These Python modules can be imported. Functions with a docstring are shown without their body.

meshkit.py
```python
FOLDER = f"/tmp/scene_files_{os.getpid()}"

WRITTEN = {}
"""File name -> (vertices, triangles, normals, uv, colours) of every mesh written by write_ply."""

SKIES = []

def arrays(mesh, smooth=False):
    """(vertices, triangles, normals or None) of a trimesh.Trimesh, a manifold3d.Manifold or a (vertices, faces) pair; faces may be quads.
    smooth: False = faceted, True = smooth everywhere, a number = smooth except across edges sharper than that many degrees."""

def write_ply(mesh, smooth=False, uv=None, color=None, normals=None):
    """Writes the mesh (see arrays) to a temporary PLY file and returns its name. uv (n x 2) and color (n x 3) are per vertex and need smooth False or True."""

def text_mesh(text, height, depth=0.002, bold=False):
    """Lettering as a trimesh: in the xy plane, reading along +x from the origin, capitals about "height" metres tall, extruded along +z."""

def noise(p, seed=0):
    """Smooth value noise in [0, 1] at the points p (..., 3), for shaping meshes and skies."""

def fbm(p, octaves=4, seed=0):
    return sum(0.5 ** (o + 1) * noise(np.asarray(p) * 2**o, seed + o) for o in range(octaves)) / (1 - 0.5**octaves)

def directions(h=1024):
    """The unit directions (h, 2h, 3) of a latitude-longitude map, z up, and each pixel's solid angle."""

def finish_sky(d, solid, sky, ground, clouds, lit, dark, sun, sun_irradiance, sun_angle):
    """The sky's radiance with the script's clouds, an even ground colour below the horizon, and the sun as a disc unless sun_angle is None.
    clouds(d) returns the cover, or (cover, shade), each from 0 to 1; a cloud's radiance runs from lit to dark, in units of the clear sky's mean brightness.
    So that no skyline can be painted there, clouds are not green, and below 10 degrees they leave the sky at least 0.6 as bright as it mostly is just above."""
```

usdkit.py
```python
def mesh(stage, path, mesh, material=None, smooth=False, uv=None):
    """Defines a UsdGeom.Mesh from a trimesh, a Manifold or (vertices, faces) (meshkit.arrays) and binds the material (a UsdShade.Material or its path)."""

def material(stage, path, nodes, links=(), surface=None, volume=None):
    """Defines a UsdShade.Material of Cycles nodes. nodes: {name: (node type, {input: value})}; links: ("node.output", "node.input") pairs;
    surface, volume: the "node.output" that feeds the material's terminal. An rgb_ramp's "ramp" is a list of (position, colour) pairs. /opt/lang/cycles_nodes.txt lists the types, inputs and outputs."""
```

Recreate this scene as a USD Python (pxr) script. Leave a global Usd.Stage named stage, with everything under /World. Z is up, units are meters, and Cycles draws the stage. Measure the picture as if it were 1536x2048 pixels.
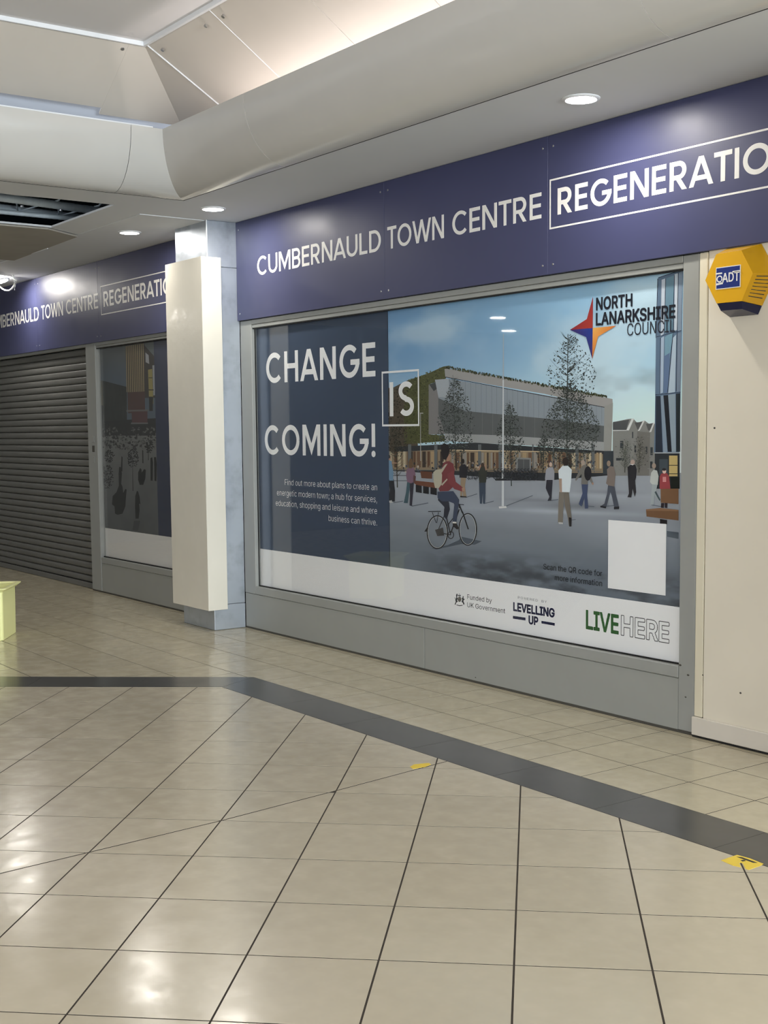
import math, random
import numpy as np, trimesh
import shapely
from shapely import affinity
from shapely.geometry import Polygon, LineString, Point, box as sbox
from shapely.ops import unary_union
from pxr import Usd, UsdGeom, UsdLux, UsdShade, Gf, Sdf, Vt
import usdkit, meshkit

random.seed(7); RNG = np.random.default_rng(7)
stage = Usd.Stage.CreateInMemory()
UsdGeom.SetStageUpAxis(stage, UsdGeom.Tokens.z); UsdGeom.SetStageMetersPerUnit(stage, 1.0)
UsdGeom.Xform.Define(stage, '/World'); UsdGeom.Scope.Define(stage, '/World/Looks')

# ------------------------------------------------------------------ camera (solved from the photo), daylight, exposure
FPX, CX, CY, YAW, PITCH, ROLL, EYE = 2543.72, 778.856, 1086.146, .94390, .08950, -.00890, 1.5
FW = np.array([-math.sin(YAW)*math.cos(PITCH), math.cos(YAW)*math.cos(PITCH), -math.sin(PITCH)])
_r = np.array([math.cos(YAW), math.sin(YAW), 0.]); _u = np.cross(_r, FW)
RT = math.cos(ROLL)*_r + math.sin(ROLL)*_u; UP = -math.sin(ROLL)*_r + math.cos(ROLL)*_u
EXPOSURE = 0.15
cam = UsdGeom.Camera.Define(stage, '/World/camera')
cam.AddTransformOp().Set(Gf.Matrix4d(*RT, 0, *UP, 0, *(-FW), 0, 0, 0, EYE, 1))
cam.CreateHorizontalApertureAttr(36.0); cam.CreateVerticalApertureAttr(48.0)
cam.CreateFocalLengthAttr(FPX/1536*36)
cam.CreateHorizontalApertureOffsetAttr(-(CX-768)/1536*36); cam.CreateVerticalApertureOffsetAttr((CY-1024)/1536*36)
cam.CreateClippingRangeAttr(Gf.Vec2f(.05, 200)); cam.CreateExposureAttr(EXPOSURE)

dome = UsdLux.DomeLight.Define(stage, '/World/daylight_dome')          # soft daylight of the open mall hall behind the camera
dome.CreateIntensityAttr(0.8); dome.CreateColorAttr(Gf.Vec3f(.93, .98, 1.05))

def rect_light(name, pos, target, w, h, inten, color):
    l = UsdLux.RectLight.Define(stage, '/World/'+name)
    l.CreateWidthAttr(w); l.CreateHeightAttr(h); l.CreateIntensityAttr(inten); l.CreateColorAttr(Gf.Vec3f(*color))
    z = np.array(pos, float)-np.array(target, float); z /= np.linalg.norm(z)
    x = np.cross([0, 0, 1.], z) if abs(z[2]) < .99 else np.array([1., 0, 0]); x /= np.linalg.norm(x); y = np.cross(z, x)
    l.AddTransformOp().Set(Gf.Matrix4d(*x, 0, *y, 0, *z, 0, *map(float, pos), 1)); return l
rect_light('entrance_daylight', (9.5, 2.2, 1.6), (0, 2.2, 1.6), 4.5, 3.0, 29.0, (.84, .94, 1.0))  # glazed mall entrance down the hall
DOWN_EMIT = 270.0                                                        # radiance of the ceiling downlights
COVE_EMIT = 17.0
KMAIN, KLEFT = 1.75, 1.3                                              # print ink scale: main poster, left poster

# ------------------------------------------------------------------ pixel rays -> points on known planes
def ray(px, py): return FW + (px-CX)/FPX*RT - (py-CY)/FPX*UP
def wall_pt(px, py, Y):
    d = ray(px, py); t = Y/d[1]; return np.array([t*d[0], Y, EYE+t*d[2]])
def flat_pt(px, py, z=0.):
    d = ray(px, py); t = (z-EYE)/d[2]; return np.array([t*d[0], t*d[1], z])
def project(P):
    P = np.asarray(P, float)-[0, 0, EYE]; return CX+FPX*(P@RT)/(P@FW), CY-FPX*(P@UP)/(P@FW), P@FW

# ------------------------------------------------------------------ materials
def lin(c): 
    c = np.asarray(c, float)/255; return tuple(np.where(c <= .04045, c/12.92, ((c+.055)/1.055)**2.4))
MATS = {}
def mat(name, rgb, rough=.5, metal=0., var=0., vscale=3., rvar=0., rscale=6., bump=0., bscale=60., rand=0., spec=.5, coat=0., stretch=None, raw=False):
    base = rgb if raw else lin(rgb)
    n = {'p': ('principled_bsdf', dict(base_color=base, roughness=rough, metallic=metal, specular_ior_level=spec, coat_weight=coat)), 'g': ('geometry', {})}
    L = []; src = 'g.position'
    if stretch:
        n['m'] = ('mapping', dict(scale=stretch)); L.append(('g.position', 'm.vector')); src = 'm.vector'
    cur = None
    if var:
        n['n'] = ('noise_texture', dict(scale=vscale, detail=5., roughness=.6)); L.append((src, 'n.vector'))
        n['rp'] = ('rgb_ramp', {'ramp': [(.25, tuple(b*(1-var) for b in base)), (.75, tuple(min(1, b*(1+var*.8)) for b in base))]})
        L.append(('n.fac', 'rp.fac')); cur = 'rp.color'
    if rand:
        n['oi'] = ('object_info', {}); n['mr'] = ('map_range', dict(from_min=0., from_max=1., to_min=1-rand, to_max=1+rand*.6))
        n['hs'] = ('hsv', dict(color=base)); L += [('oi.random', 'mr.value'), ('mr.result', 'hs.value')]
        if cur: L.append((cur, 'hs.color'))
        cur = 'hs.color'
    if cur: L.append((cur, 'p.base_color'))
    if rvar:
        n['rn'] = ('noise_texture', dict(scale=rscale, detail=4.)); n['rm'] = ('map_range', dict(from_min=.3, from_max=.7, to_min=max(.02, rough-rvar), to_max=rough+rvar))
        L += [(src, 'rn.vector'), ('rn.fac', 'rm.value'), ('rm.result', 'p.roughness')]
    if bump:
        n['bn'] = ('noise_texture', dict(scale=bscale, detail=3.)); n['b'] = ('bump', dict(strength=1., distance=bump))
        L += [(src, 'bn.vector'), ('bn.fac', 'b.height'), ('b.normal', 'p.normal')]
    MATS[name] = usdkit.material(stage, '/World/Looks/'+name, n, L, surface='p.BSDF'); return MATS[name]
def emit(name, color, s):
    MATS[name] = usdkit.material(stage, '/World/Looks/'+name, {'e': ('emission', dict(color=color, strength=s))}, [], surface='e.emission')

mat('tile_beige', (184, 175, 155), .2, var=.05, vscale=1.6, rvar=.05, rscale=9, rand=.05, bump=.0006, bscale=9)
mat('tile_cream', (183, 174, 150), .2, var=.045, vscale=1.6, rvar=.05, rscale=9, rand=.05, bump=.0006, bscale=9)
mat('granite_dark', (66, 66, 65), .2, var=.18, vscale=7, rand=.05)
mat('grout', (50, 43, 35), .8)
mat('ceiling_paint', (206, 208, 210), .75, var=.03, vscale=1.2)
mat('lid_paint', (224, 222, 222), .75, var=.03, vscale=1.2)
mat('trough_grey', (150, 155, 164), .5)
mat('cove_gloss', (190, 188, 183), .16, var=.03, vscale=1.5, rvar=.04, rscale=3)
mat('slope_panel', (200, 193, 183), .45, var=.05, vscale=1.2)
mat('white_trim', (222, 224, 226), .4)
mat('navy_board', (63, 66, 99), .44, spec=.45, var=.05, vscale=2, rvar=.04, rscale=3)
mat('white_vinyl', (232, 230, 224), .35)
mat('frame_grey', (150, 152, 148), .38, var=.04, vscale=4)
mat('kick_grey', (150, 152, 147), .42, var=.05, vscale=3)
mat('black_gasket', (22, 22, 22), .6)
mat('plaster_cream', (222, 215, 198), .6, var=.05, vscale=1.6)
mat('trim_cream', (220, 213, 190), .45, var=.03, vscale=3)
mat('skirting_cream', (212, 206, 194), .4, var=.05, vscale=5)
mat('steel', (180, 187, 195), .36, metal=.65, rvar=.1, rscale=5, var=.04, vscale=4, bump=.0003, bscale=4)
mat('box_cream', (219, 214, 200), .16, var=.02, vscale=3, rvar=.06, rscale=5, bump=.0012, bscale=14)
mat('shutter_grey', (104, 104, 101), .5, var=.12, vscale=4, stretch=(1, 1, 4))
mat('void_dark', (18, 28, 33), .9)
mat('pipe_grey', (196, 208, 216), .5, metal=.2, var=.15, vscale=12)
mat('stained_board', (154, 149, 138), .7, var=.1, vscale=3)
mat('alarm_yellow', (222, 168, 28), .28)
mat('alarm_navy', (22, 28, 64), .3)
mat('alarm_blue', (30, 48, 120), .35)
mat('bin_lime', (240, 240, 172), .35, var=.03)
mat('tape_yellow', (226, 196, 62), .4)
mat('black_paint', (24, 24, 24), .5)
mat('dark_mark', (70, 68, 62), .6)
mat('cable_white', (225, 225, 222), .4)
mat('chrome', (200, 200, 200), .25, metal=1.)
emit('lamp_glow', (1.0, .95, .88), DOWN_EMIT)
MATS['print'] = usdkit.material(stage, '/World/Looks/print', {'a': ('attribute', dict(attribute='pcol')), 'p': ('principled_bsdf', dict(roughness=.5, specular_ior_level=.2))},
                                [('a.color', 'p.base_color')], surface='p.BSDF')
MATS['pane'] = usdkit.material(stage, '/World/Looks/pane', {'t': ('transparent_bsdf', dict(color=(.985, .99, .99))), 'g': ('glossy_bsdf', dict(color=(1, 1, 1), roughness=.02)),
                               'w': ('layer_weight', dict(blend=.5)), 'q': ('math', dict(math_type='power', value2=5.)), 'r': ('map_range', dict(to_min=.015, to_max=1.)), 'x': ('mix_closure', {})},
                               [('w.facing', 'q.value1'), ('q.value', 'r.value'), ('r.result', 'x.fac'), ('t.BSDF', 'x.closure1'), ('g.BSDF', 'x.closure2')], surface='x.closure')

# ------------------------------------------------------------------ object helpers
USED = {}
def numbered(parent, name):
    k = USED.get((parent, name), 0); USED[(parent, name)] = k+1
    return name if k == 0 else f'{name}_{k:03d}'
def tagp(prim, label=None, cat=None, group=None, kind=None):
    for k, v in (('label', label), ('category', cat), ('group', group), ('kind', kind)):
        if v: prim.SetCustomDataByKey(k, v)
def path_of(parent): return '/World' if parent is None else str(parent.GetPath())
def thing(name, label, cat, loc=(0, 0, 0), rotz=0., group=None, kind=None):
    x = UsdGeom.Xform.Define(stage, '/World/'+numbered('/World', name))
    x.AddTranslateOp().Set(Gf.Vec3d(*map(float, loc)))
    if rotz: x.AddRotateZOp().Set(float(rotz))
    tagp(x.GetPrim(), label, cat, group, kind); return x.GetPrim()
def struct(name, label=None):
    x = UsdGeom.Xform.Define(stage, '/World/'+numbered('/World', name)); tagp(x.GetPrim(), label, kind='structure'); return x.GetPrim()
def part(name, mesh, m, parent, smooth=False, label=None, kind=None, loc=None):
    pp = path_of(parent)
    if isinstance(mesh, list): mesh = trimesh.util.concatenate(mesh)
    if loc is not None: mesh = mesh.copy(); mesh.apply_translation([-c for c in loc])
    o = usdkit.mesh(stage, pp+'/'+numbered(pp, name), mesh, MATS[m], smooth=smooth)
    tagp(o.GetPrim(), label, kind=kind); return o.GetPrim()
def bx(x0, x1, y0, y1, z0, z1):
    m = trimesh.creation.box((abs(x1-x0), abs(y1-y0), abs(z1-z0))); m.apply_translation(((x0+x1)/2, (y0+y1)/2, (z0+z1)/2)); return m
def cbx(x0, x1, y0, y1, z0, z1, c=.003):                                # box with chamfered edges
    x0, x1 = sorted((x0, x1)); y0, y1 = sorted((y0, y1)); z0, z1 = sorted((z0, z1)); P = []
    for sx in (0, 1):
        for sy in (0, 1):
            for sz in (0, 1):
                p = [(x0, x1)[sx], (y0, y1)[sy], (z0, z1)[sz]]; s = [1-2*sx, 1-2*sy, 1-2*sz]
                for k in range(3):
                    q = list(p)
                    for j in range(3):
                        if j != k: q[j] += s[j]*c
                    P.append(q)
    return trimesh.convex.convex_hull(np.array(P))
def ext(poly, h): return [trimesh.creation.extrude_polygon(g, h, engine='earcut') for g in getattr(poly, 'geoms', [poly]) if g.area > 1e-9]
def tube(pts, r, n=10):
    pts = np.array(pts, float); V = []; F = []
    for i, p in enumerate(pts):
        t = pts[min(i+1, len(pts)-1)]-pts[max(i-1, 0)]; t /= np.linalg.norm(t)
        a = np.cross(t, [0, 0, 1.] if abs(t[2]) < .9 else [1., 0, 0]); a /= np.linalg.norm(a); b = np.cross(t, a)
        V += [p+r*(math.cos(2*math.pi*k/n)*a+math.sin(2*math.pi*k/n)*b) for k in range(n)]
    for i in range(len(pts)-1):
        for k in range(n):
            k2 = (k+1) % n; F += [[i*n+k, i*n+k2, (i+1)*n+k2], [i*n+k, (i+1)*n+k2, (i+1)*n+k]]
    e = (len(pts)-1)*n
    F += [[0, k+1, k] for k in range(1, n-1)]+[[e, e+k, e+k+1] for k in range(1, n-1)]
    m = trimesh.Trimesh(np.array(V), np.array(F), process=False); m.fix_normals(); return m
def lathe(prof, n=40):                                                  # (r, z) pairs
    return trimesh.creation.revolve(np.array(prof, float), sections=n)
def prism_x(sec, x0, x1):                                               # closed (y, z) outline extruded along x
    m = trimesh.creation.extrude_polygon(Polygon(sec), x1-x0, engine='earcut')
    m.apply_transform(np.array([[0, 0, 1, x0], [1, 0, 0, 0], [0, 1, 0, 0], [0, 0, 0, 1]], float)); m.fix_normals(); return m
def on_wall(m, x, Y, z, sx=1., sz=1.):                                  # xy drawing -> standing on the wall, facing the mall
    m = m.copy(); v = m.vertices.copy(); m.vertices = np.stack([x+v[:, 0]*sx, Y-v[:, 2], z+v[:, 1]*sz], 1); return m

# ------------------------------------------------------------------ lettering
def arc(cx, cy, rx, ry, a0, a1, n=28): 
    a = np.radians(np.linspace(a0, a1, n)); return list(zip(cx+rx*np.cos(a), cy+ry*np.sin(a)))
def glyph(ch, t):
    h = t/2; S = []
    if ch == 'C': w = .84; S = [arc(.47, .5, .47-h, .5-h, 44, 316)]
    elif ch == 'G': w = .9; S = [arc(.47, .5, .47-h, .5-h, 44, 350)+[(.94-h, .47)], [(.94, .47), (.52, .47)]]
    elif ch == 'O': w = .98; S = [arc(.49, .5, .49-h, .5-h, 0, 360, 48)]
    elif ch == 'U': w = .76; r = w/2-h; S = [[(h, 1)]+arc(w/2, r+h, r, r, 180, 360)+[(w-h, 1)]]
    elif ch == 'M': w = .95; S = [[(h, 0), (h, 1)], [(w-h, 0), (w-h, 1)], [(h*.8, 1.08), (w/2, .2), (w-h*.8, 1.08)]]
    elif ch == 'B': w = .66; r1 = .25-h*.55; r2 = .275-h*.5; S = [[(h, 0), (h, 1)], [(h, 1-h), (.34, 1-h)]+arc(.34, 1-h-r1, r1+.03, r1, 90, -90, 14)+[(h, 1-h-2*r1)],
                                                    [(h, .52), (.36, .52)]+arc(.36, h+(.52-h)/2, .3-h, (.52-h)/2, 90, -90, 14)+[(h, h)]]
    elif ch == 'R': w = .7; S = [[(h, 0), (h, 1)], [(h, 1-h), (.36, 1-h)]+arc(.36, .68, .3-h, .32-h, 90, -90, 14)+[(h, .36+h)], [(.32, .42), (.62, -.05)]]
    elif ch == 'E': w = .58; S = [[(h, 0), (h, 1)], [(0, 1-h), (w, 1-h)], [(0, .51), (w*.94, .51)], [(0, h), (w, h)]]
    elif ch == 'L': w = .54; S = [[(h, 0), (h, 1)], [(0, h), (w, h)]]
    elif ch == 'D': w = .78; S = [[(h, 0), (h, 1)], [(0, 1-h), (.32, 1-h)]+arc(.32, .5, .46-h, .5-h, 90, -90)+[(0, h)]]
    elif ch == 'N': w = .78; S = [[(h, 0), (h, 1)], [(w-h, 0), (w-h, 1)], [(h*.7, 1.06), (w-h*.7, -.06)]]
    elif ch == 'A': w = .88; S = [[(h*.45, -.08), (w/2, 1.02), (w-h*.45, -.08)], [(.2, .28), (w-.2, .28)]]
    elif ch == 'T': w = .66; S = [[(w/2, 0), (w/2, 1)], [(0, 1-h), (w, 1-h)]]
    elif ch == 'W': w = 1.24; S = [[(h*.4, 1.08), (.33, -.02), (w/2, .98), (w-.33, -.02), (w-h*.4, 1.08)]]
    elif ch == 'I': w = t; S = [[(h, 0), (h, 1)]]
    elif ch == 'H': w = .74; S = [[(h, 0), (h, 1)], [(w-h, 0), (w-h, 1)], [(h, .52), (w-h, .52)]]
    elif ch == 'S': w = .62; S = [arc(.31, .74-h*.25, .31-h, .26-h*.75, 35, 270, 24)[:-1]+arc(.31, .26+h*.25, .31-h, .26-h*.75, 90, -145, 24)]
    elif ch == '!': w = t*1.1; return unary_union([sbox(.05*t, .3, 1.05*t, 1.0), Point(t*.55, t*.55).buffer(t*.58)]), w
    g = unary_union([LineString(s).buffer(h, cap_style='flat', join_style='mitre', mitre_limit=3) for s in S])
    return g.intersection(sbox(-.02, -.015, 2, 1.015) if ch in 'CGOS' else sbox(-.2, 0, 2, 1)), w
def word_poly(s, t=.17, gap=.13):
    x = 0.; G = []
    for ch in s:
        g, w = glyph(ch, t); k = {'T': -.04, 'A': -.05, 'W': -.03}.get(ch, 0); x += k if x else 0
        G.append(affinity.translate(g, x)); x += w+gap+k
    g = unary_union(G); b = g.bounds; return affinity.translate(g, -b[0], 0)
def word(s, x0, x1, z0, h, Y, t=.17, gap=.13, depth=.0012):
    g = word_poly(s, t, gap); w = g.bounds[2]
    return [on_wall(m, x0, Y, z0, (x1-x0)/w, h) for m in ext(g, depth)]
def text(s, x0, x1, z0, h, Y, bold=False, depth=.0003):
    m = meshkit.text_mesh(s, .07, .001, bold=bold); v = m.vertices
    b0, b1 = v[:, 0].min(), v[:, 0].max(); m.vertices = np.stack([(v[:, 0]-b0)/(b1-b0)*(x1-x0), v[:, 1]*h/.07, v[:, 2]*depth/.001], 1)
    return on_wall(m, x0, Y, z0)

# ================================================================== floor
W = 4.755; HC = 3.035                                                   # shop wall plane, soffit height
GR = .003
fl = struct('floor', 'polished beige ceramic tile floor with dark grout')
part('grout_bed', bx(-16, 8, -8, 5.2, -.06, -.0007), 'grout', fl)
b2y, b1y = 3.517, 3.812
ul = np.array([-.98, -1.203]); ll = np.array([-.821, -1.023])
U0, L0 = np.array([-6.69, b1y]), np.array([-6.543, b2y])
Uend, Lend = U0+ul*9.5, L0+ll*11
main_reg = Polygon([L0, (8, b2y), (8, -8), Lend])
side_reg = Polygon([U0, (8, b1y), (8, W+.05), (-16, W+.05), (-16, -8), Uend]).buffer(0)
jl = LineString([(-4.05, 0.), (-4.208, 1.394), (-4.27, 2.28), (-4.34, 2.86), (-4.424, b2y)])
jcut = unary_union([jl.buffer(.0045), LineString([(-3.2, -8), (-4.05, 0)]).buffer(.0045)])
def in_view(g, m=70):
    P = np.array([(x, y, 0.) for x, y in g.exterior.coords]); Q = [project(p) for p in P]
    Q = [q for q in Q if q[2] > .3]
    return bool(Q) and max(q[0] for q in Q) > -m and min(q[0] for q in Q) < 1536+m and min(q[1] for q in Q) < 2048+m
far = {}
TILES = [0]
def lay(cell, region, name, m, cut=None):
    g = cell.buffer(-GR, join_style='mitre').intersection(region.buffer(-GR, join_style='mitre'))
    if cut is not None: g = g.difference(cut)
    for q in getattr(g, 'geoms', [g]):
        if q.is_empty or q.area < .0008 or q.geom_type != 'Polygon': continue
        q = q.simplify(.0004); t = ext(q, .008)
        if not t: continue
        t = t[0]; t.apply_translation((0, 0, -.008)); t.update_faces(t.face_normals[:, 2] > -.5)
        if in_view(q) and TILES[0] < 292: TILES[0] += 1; part(name, t, m, fl)
        else: far.setdefault(m, []).append(t)
A0, SW, SH, OX, OY = .8305, .3818, .4101, -4.4838, 1.4386
da = np.array([math.cos(A0), math.sin(A0)])*SW; db = np.array([-math.sin(A0), math.cos(A0)])*SH
cells = []
for i in range(-30, 34):
    for j in range(-30, 34):
        o = np.array([OX, OY])+i*da-j*db
        c = Polygon([o, o+da, o+da+db, o+db])
        if c.intersects(main_reg): cells.append((float(np.hypot(*c.centroid.coords[0])), c))
for _, c in sorted(cells, key=lambda e: e[0]): lay(c, main_reg, 'tile', 'tile_beige', jcut)
xs = [-4.436-.333*k-.114 for k in range(0, 36)][::-1]+[-4.436]+[-4.213+.341*k for k in range(0, 36)]
ys = [W+.05, 4.706, 4.409, 4.112, b1y-.03, 3.44, 3.06, 2.74, 2.42, 2.1, 1.78, 1.46, 1.14, .8]
ys += [.8-.32*k for k in range(1, 28)]
strip = []
for a, b in zip(xs[:-1], xs[1:]):
    for t, s in zip(ys[:-1], ys[1:]):
        c = sbox(a, s, b, t)
        if c.intersects(side_reg): strip.append((float(np.hypot((a+b)/2, (s+t)/2)), c))
for _, c in sorted(strip, key=lambda e: e[0]): lay(c, side_reg, 'tile', 'tile_cream')
# dark granite band with its mitred turn
band_r = Polygon([U0, L0, (8, b2y), (8, b1y)]); band_l = Polygon([U0, L0, Lend, Uend])
bxs = [-6.9, -5.92, -5.32, -4.71, -4.11, -3.5, -2.907, -2.3, -1.7, -1.1]+[-.5+.6*k for k in range(16)]
for a, b in zip(bxs[:-1], bxs[1:]):
    g = sbox(a, b2y, b, b1y).intersection(band_r).buffer(-.0012, join_style='mitre')
    for t in ext(g, .008): t.apply_translation((0, 0, -.008)); part('band_tile', t, 'granite_dark', fl)
for k in range(16):
    p, q = U0+ul*.42*k, U0+ul*.42*(k+1); n = np.array([ul[1], -ul[0]])
    g = Polygon([p-n, p+n, q+n, q-n]).intersection(band_l).buffer(-.0012, join_style='mitre')
    if g.is_empty: continue
    for t in ext(g, .008): t.apply_translation((0, 0, -.008)); part('band_tile', t, 'granite_dark', fl)
for m, L in far.items(): part('outer_tiles', L, m, fl, kind='stuff')

# ================================================================== ceiling: soffit, hole, cove, coffer
HX0, HX1, HY0, HY1 = -9.39, -8.235, 2.0, 3.682
CXc, CYc = -7.83, 3.995                                                 # inner corner of the raised coffer
ce = struct('ceiling', 'white painted mall ceiling with a raised coffer')
sof = Polygon([(-16, -8), (-16, 5.1), (8, 5.1), (8, CYc), (CXc, CYc), (CXc, -8)])
hole = Polygon([(HX0, HY0), (HX1, HY0), (HX1+.02, 2.8), (HX1-.02, 3.0), (HX1, 3.2), (HX1, HY1), (HX0, HY1)])
s = ext(sof.difference(hole), .014)
for m in s: m.apply_translation((0, 0, HC))
part('soffit_board', s, 'ceiling_paint', ce)
part('access_panel', cbx(-10.4, -8.47, 3.975, 4.68, HC-.005, HC+.004, .002), 'ceiling_paint', ce)
def prof(k=14): return [(.279*math.sin(a), .378*(1-math.cos(a))) for a in np.linspace(0, math.pi/2, k)]
def trough_sec(k=14):
    p = prof(k); o = [(d-.006*math.sin(a), h+.006*math.cos(a)) for (d, h), a in zip(p, np.linspace(0, math.pi/2, k))]
    return p, o
P_, O_ = trough_sec()
def cove_run(a, b, arm, mitre0=False):                                   # arm 'x': along the shop wall, arm 'y': the return towards the camera
    V = []; F = []; n = len(P_)
    for end, s0 in ((0, a), (1, b)):
        for (d, h) in P_+O_[::-1]:
            e = s0+(d if (mitre0 and end == 0) else 0)
            V.append((e, CYc-d, HC+h) if arm == 'x' else (CXc+d, CYc-(e-CXc), HC+h))
    m = 2*n
    for k in range(m): k2 = (k+1) % m; F += [[k, k2, m+k2], [k, m+k2, m+k]]
    for e in (0, m):
        for k in range(n-1): F += [[e+k, e+k+1, e+m-2-k], [e+k, e+m-2-k, e+m-1-k]]
    t = trimesh.Trimesh(np.array(V), np.array(F), process=False); t.fix_normals(); return t
seams = [CXc, -6.515, -3.548, -.58, 2.4, 5.4, 8]
for i, (a, b) in enumerate(zip(seams[:-1], seams[1:])):
    part('cove_panel', cove_run(a+(0 if i == 0 else .002), b-.002, 'x', i == 0), 'cove_gloss', ce, smooth=40)
seams = [CXc, -7.335, -4.4, -1.4, 1.6, 4.2]
for i, (a, b) in enumerate(zip(seams[:-1], seams[1:])):
    part('cove_panel', cove_run(a+(0 if i == 0 else .002), b-.002, 'y', i == 0), 'cove_gloss', ce, smooth=40)
part('shadow_gap', [bx(CXc, 8, CYc-.001, CYc+.004, HC-.0012, HC+.002), bx(CXc-.004, CXc+.001, -8, CYc+.004, HC-.0012, HC+.002)], 'black_gasket', ce)
# back of the trough
part('trough_back', [bx(CXc-.03, 8, CYc+.10, CYc+.13, HC+.025, HC+.48)], 'white_trim', ce)
part('trough_back', [bx(CXc-.10, CXc-.07, -8, CYc+.13, HC+.025, HC+.60)], 'trough_grey', ce)
# sloping panels; (offset into the room, height)
SB, ST = (-.05, .452), (.484, .806)
def slope(a, b, arm, mitre0=False, t=.012, SB=SB):
    V = []
    for s0 in (a, b):
        for (d, h) in (SB, ST, (ST[0], ST[1]+t), (SB[0], SB[1]+t)):
            e = s0+(d if (mitre0 and s0 == a) else 0)
            V.append((e, CYc-d, HC+h) if arm == 'x' else (CXc+d, CYc-(e-CXc), HC+h))
    F = []
    for k in range(4): k2 = (k+1) % 4; F += [[k, k2, 4+k2], [k, 4+k2, 4+k]]
    F += [[0, 2, 1], [0, 3, 2], [4, 5, 6], [4, 6, 7]]
    m = trimesh.Trimesh(np.array(V), np.array(F), process=False); m.fix_normals(); return m
# right arm: a mitred triangle, then regular panels with pale joint strips
tri = [(CXc+SB[0], SB), (CXc+ST[0], ST)]
V = [(CXc+SB[0], CYc-SB[0], HC+SB[1]), (CXc+ST[0], CYc-ST[0], HC+ST[1]), (CXc+ST[0]+.03, CYc-ST[0], HC+ST[1]), (-7.24, CYc-SB[0], HC+SB[1])]
V = np.array(V+[(x, y, z+.012) for x, y, z in V]); tm = trimesh.convex.convex_hull(V); part('slope_panel', tm, 'slope_panel', ce)
xsP = [-7.245, -6.52, -5.75, -5.01, -4.2, -3.4, -2.6, -1.8, -1, 0, 1, 2, 3, 4, 5, 6, 7, 8]
a0 = -7.245
for i, (a, b) in enumerate(zip(xsP[:-1], xsP[1:])):
    m = slope(a+.003, b-.003, 'x')
    if i == 0:                                                          # first panel starts on the slanted joint
        v = m.vertices.copy(); top = (v[:, 0] < a+.01) & (v[:, 2] > HC+.7); v[top, 0] = -7.305; m.vertices = v
    part('slope_panel', m, 'slope_panel', ce)
j0 = tube([(-7.245, CYc-SB[0]-.002, HC+SB[1]-.002), (-7.31, CYc-ST[0]-.002, HC+ST[1]-.002)], .005, 6); part('joint_strip', j0, 'white_trim', ce)
j1 = tube([(-6.52, CYc-SB[0]+.001, HC+SB[1]), (-6.52, CYc-ST[0]+.001, HC+ST[1])], .0035, 6); part('joint_strip', j1, 'white_trim', ce)
ysP = [CXc, -7.245, -5.0, -3.4, -1.8, -.2, 1.4, 3.0, 4.2]
for i, (a, b) in enumerate(zip(ysP[:-1], ysP[1:])): part('slope_panel', slope(a+(0 if i == 0 else .0002 if i == 1 else .002), b-(.0002 if i == 0 else .002), 'y', i == 0, SB=(.0, .485) if i == 0 else (.045, .515)), 'slope_panel', ce)
TX, TY, TZ = CXc+ST[0], CYc-ST[0], HC+ST[1]
part('edge_trim', [bx(TX+.0, 8, TY-.02, TY-.0, TZ-.006, TZ+.02)], 'white_trim', ce)
part('edge_trim', [bx(TX-.0, TX+.02, -8, TY-.02, TZ-.006, TZ+.02)], 'white_trim', ce)
part('coffer_lid', bx(TX-.3, 8, -8, TY+.3, TZ+.02, TZ+.06), 'lid_paint', ce)
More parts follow.
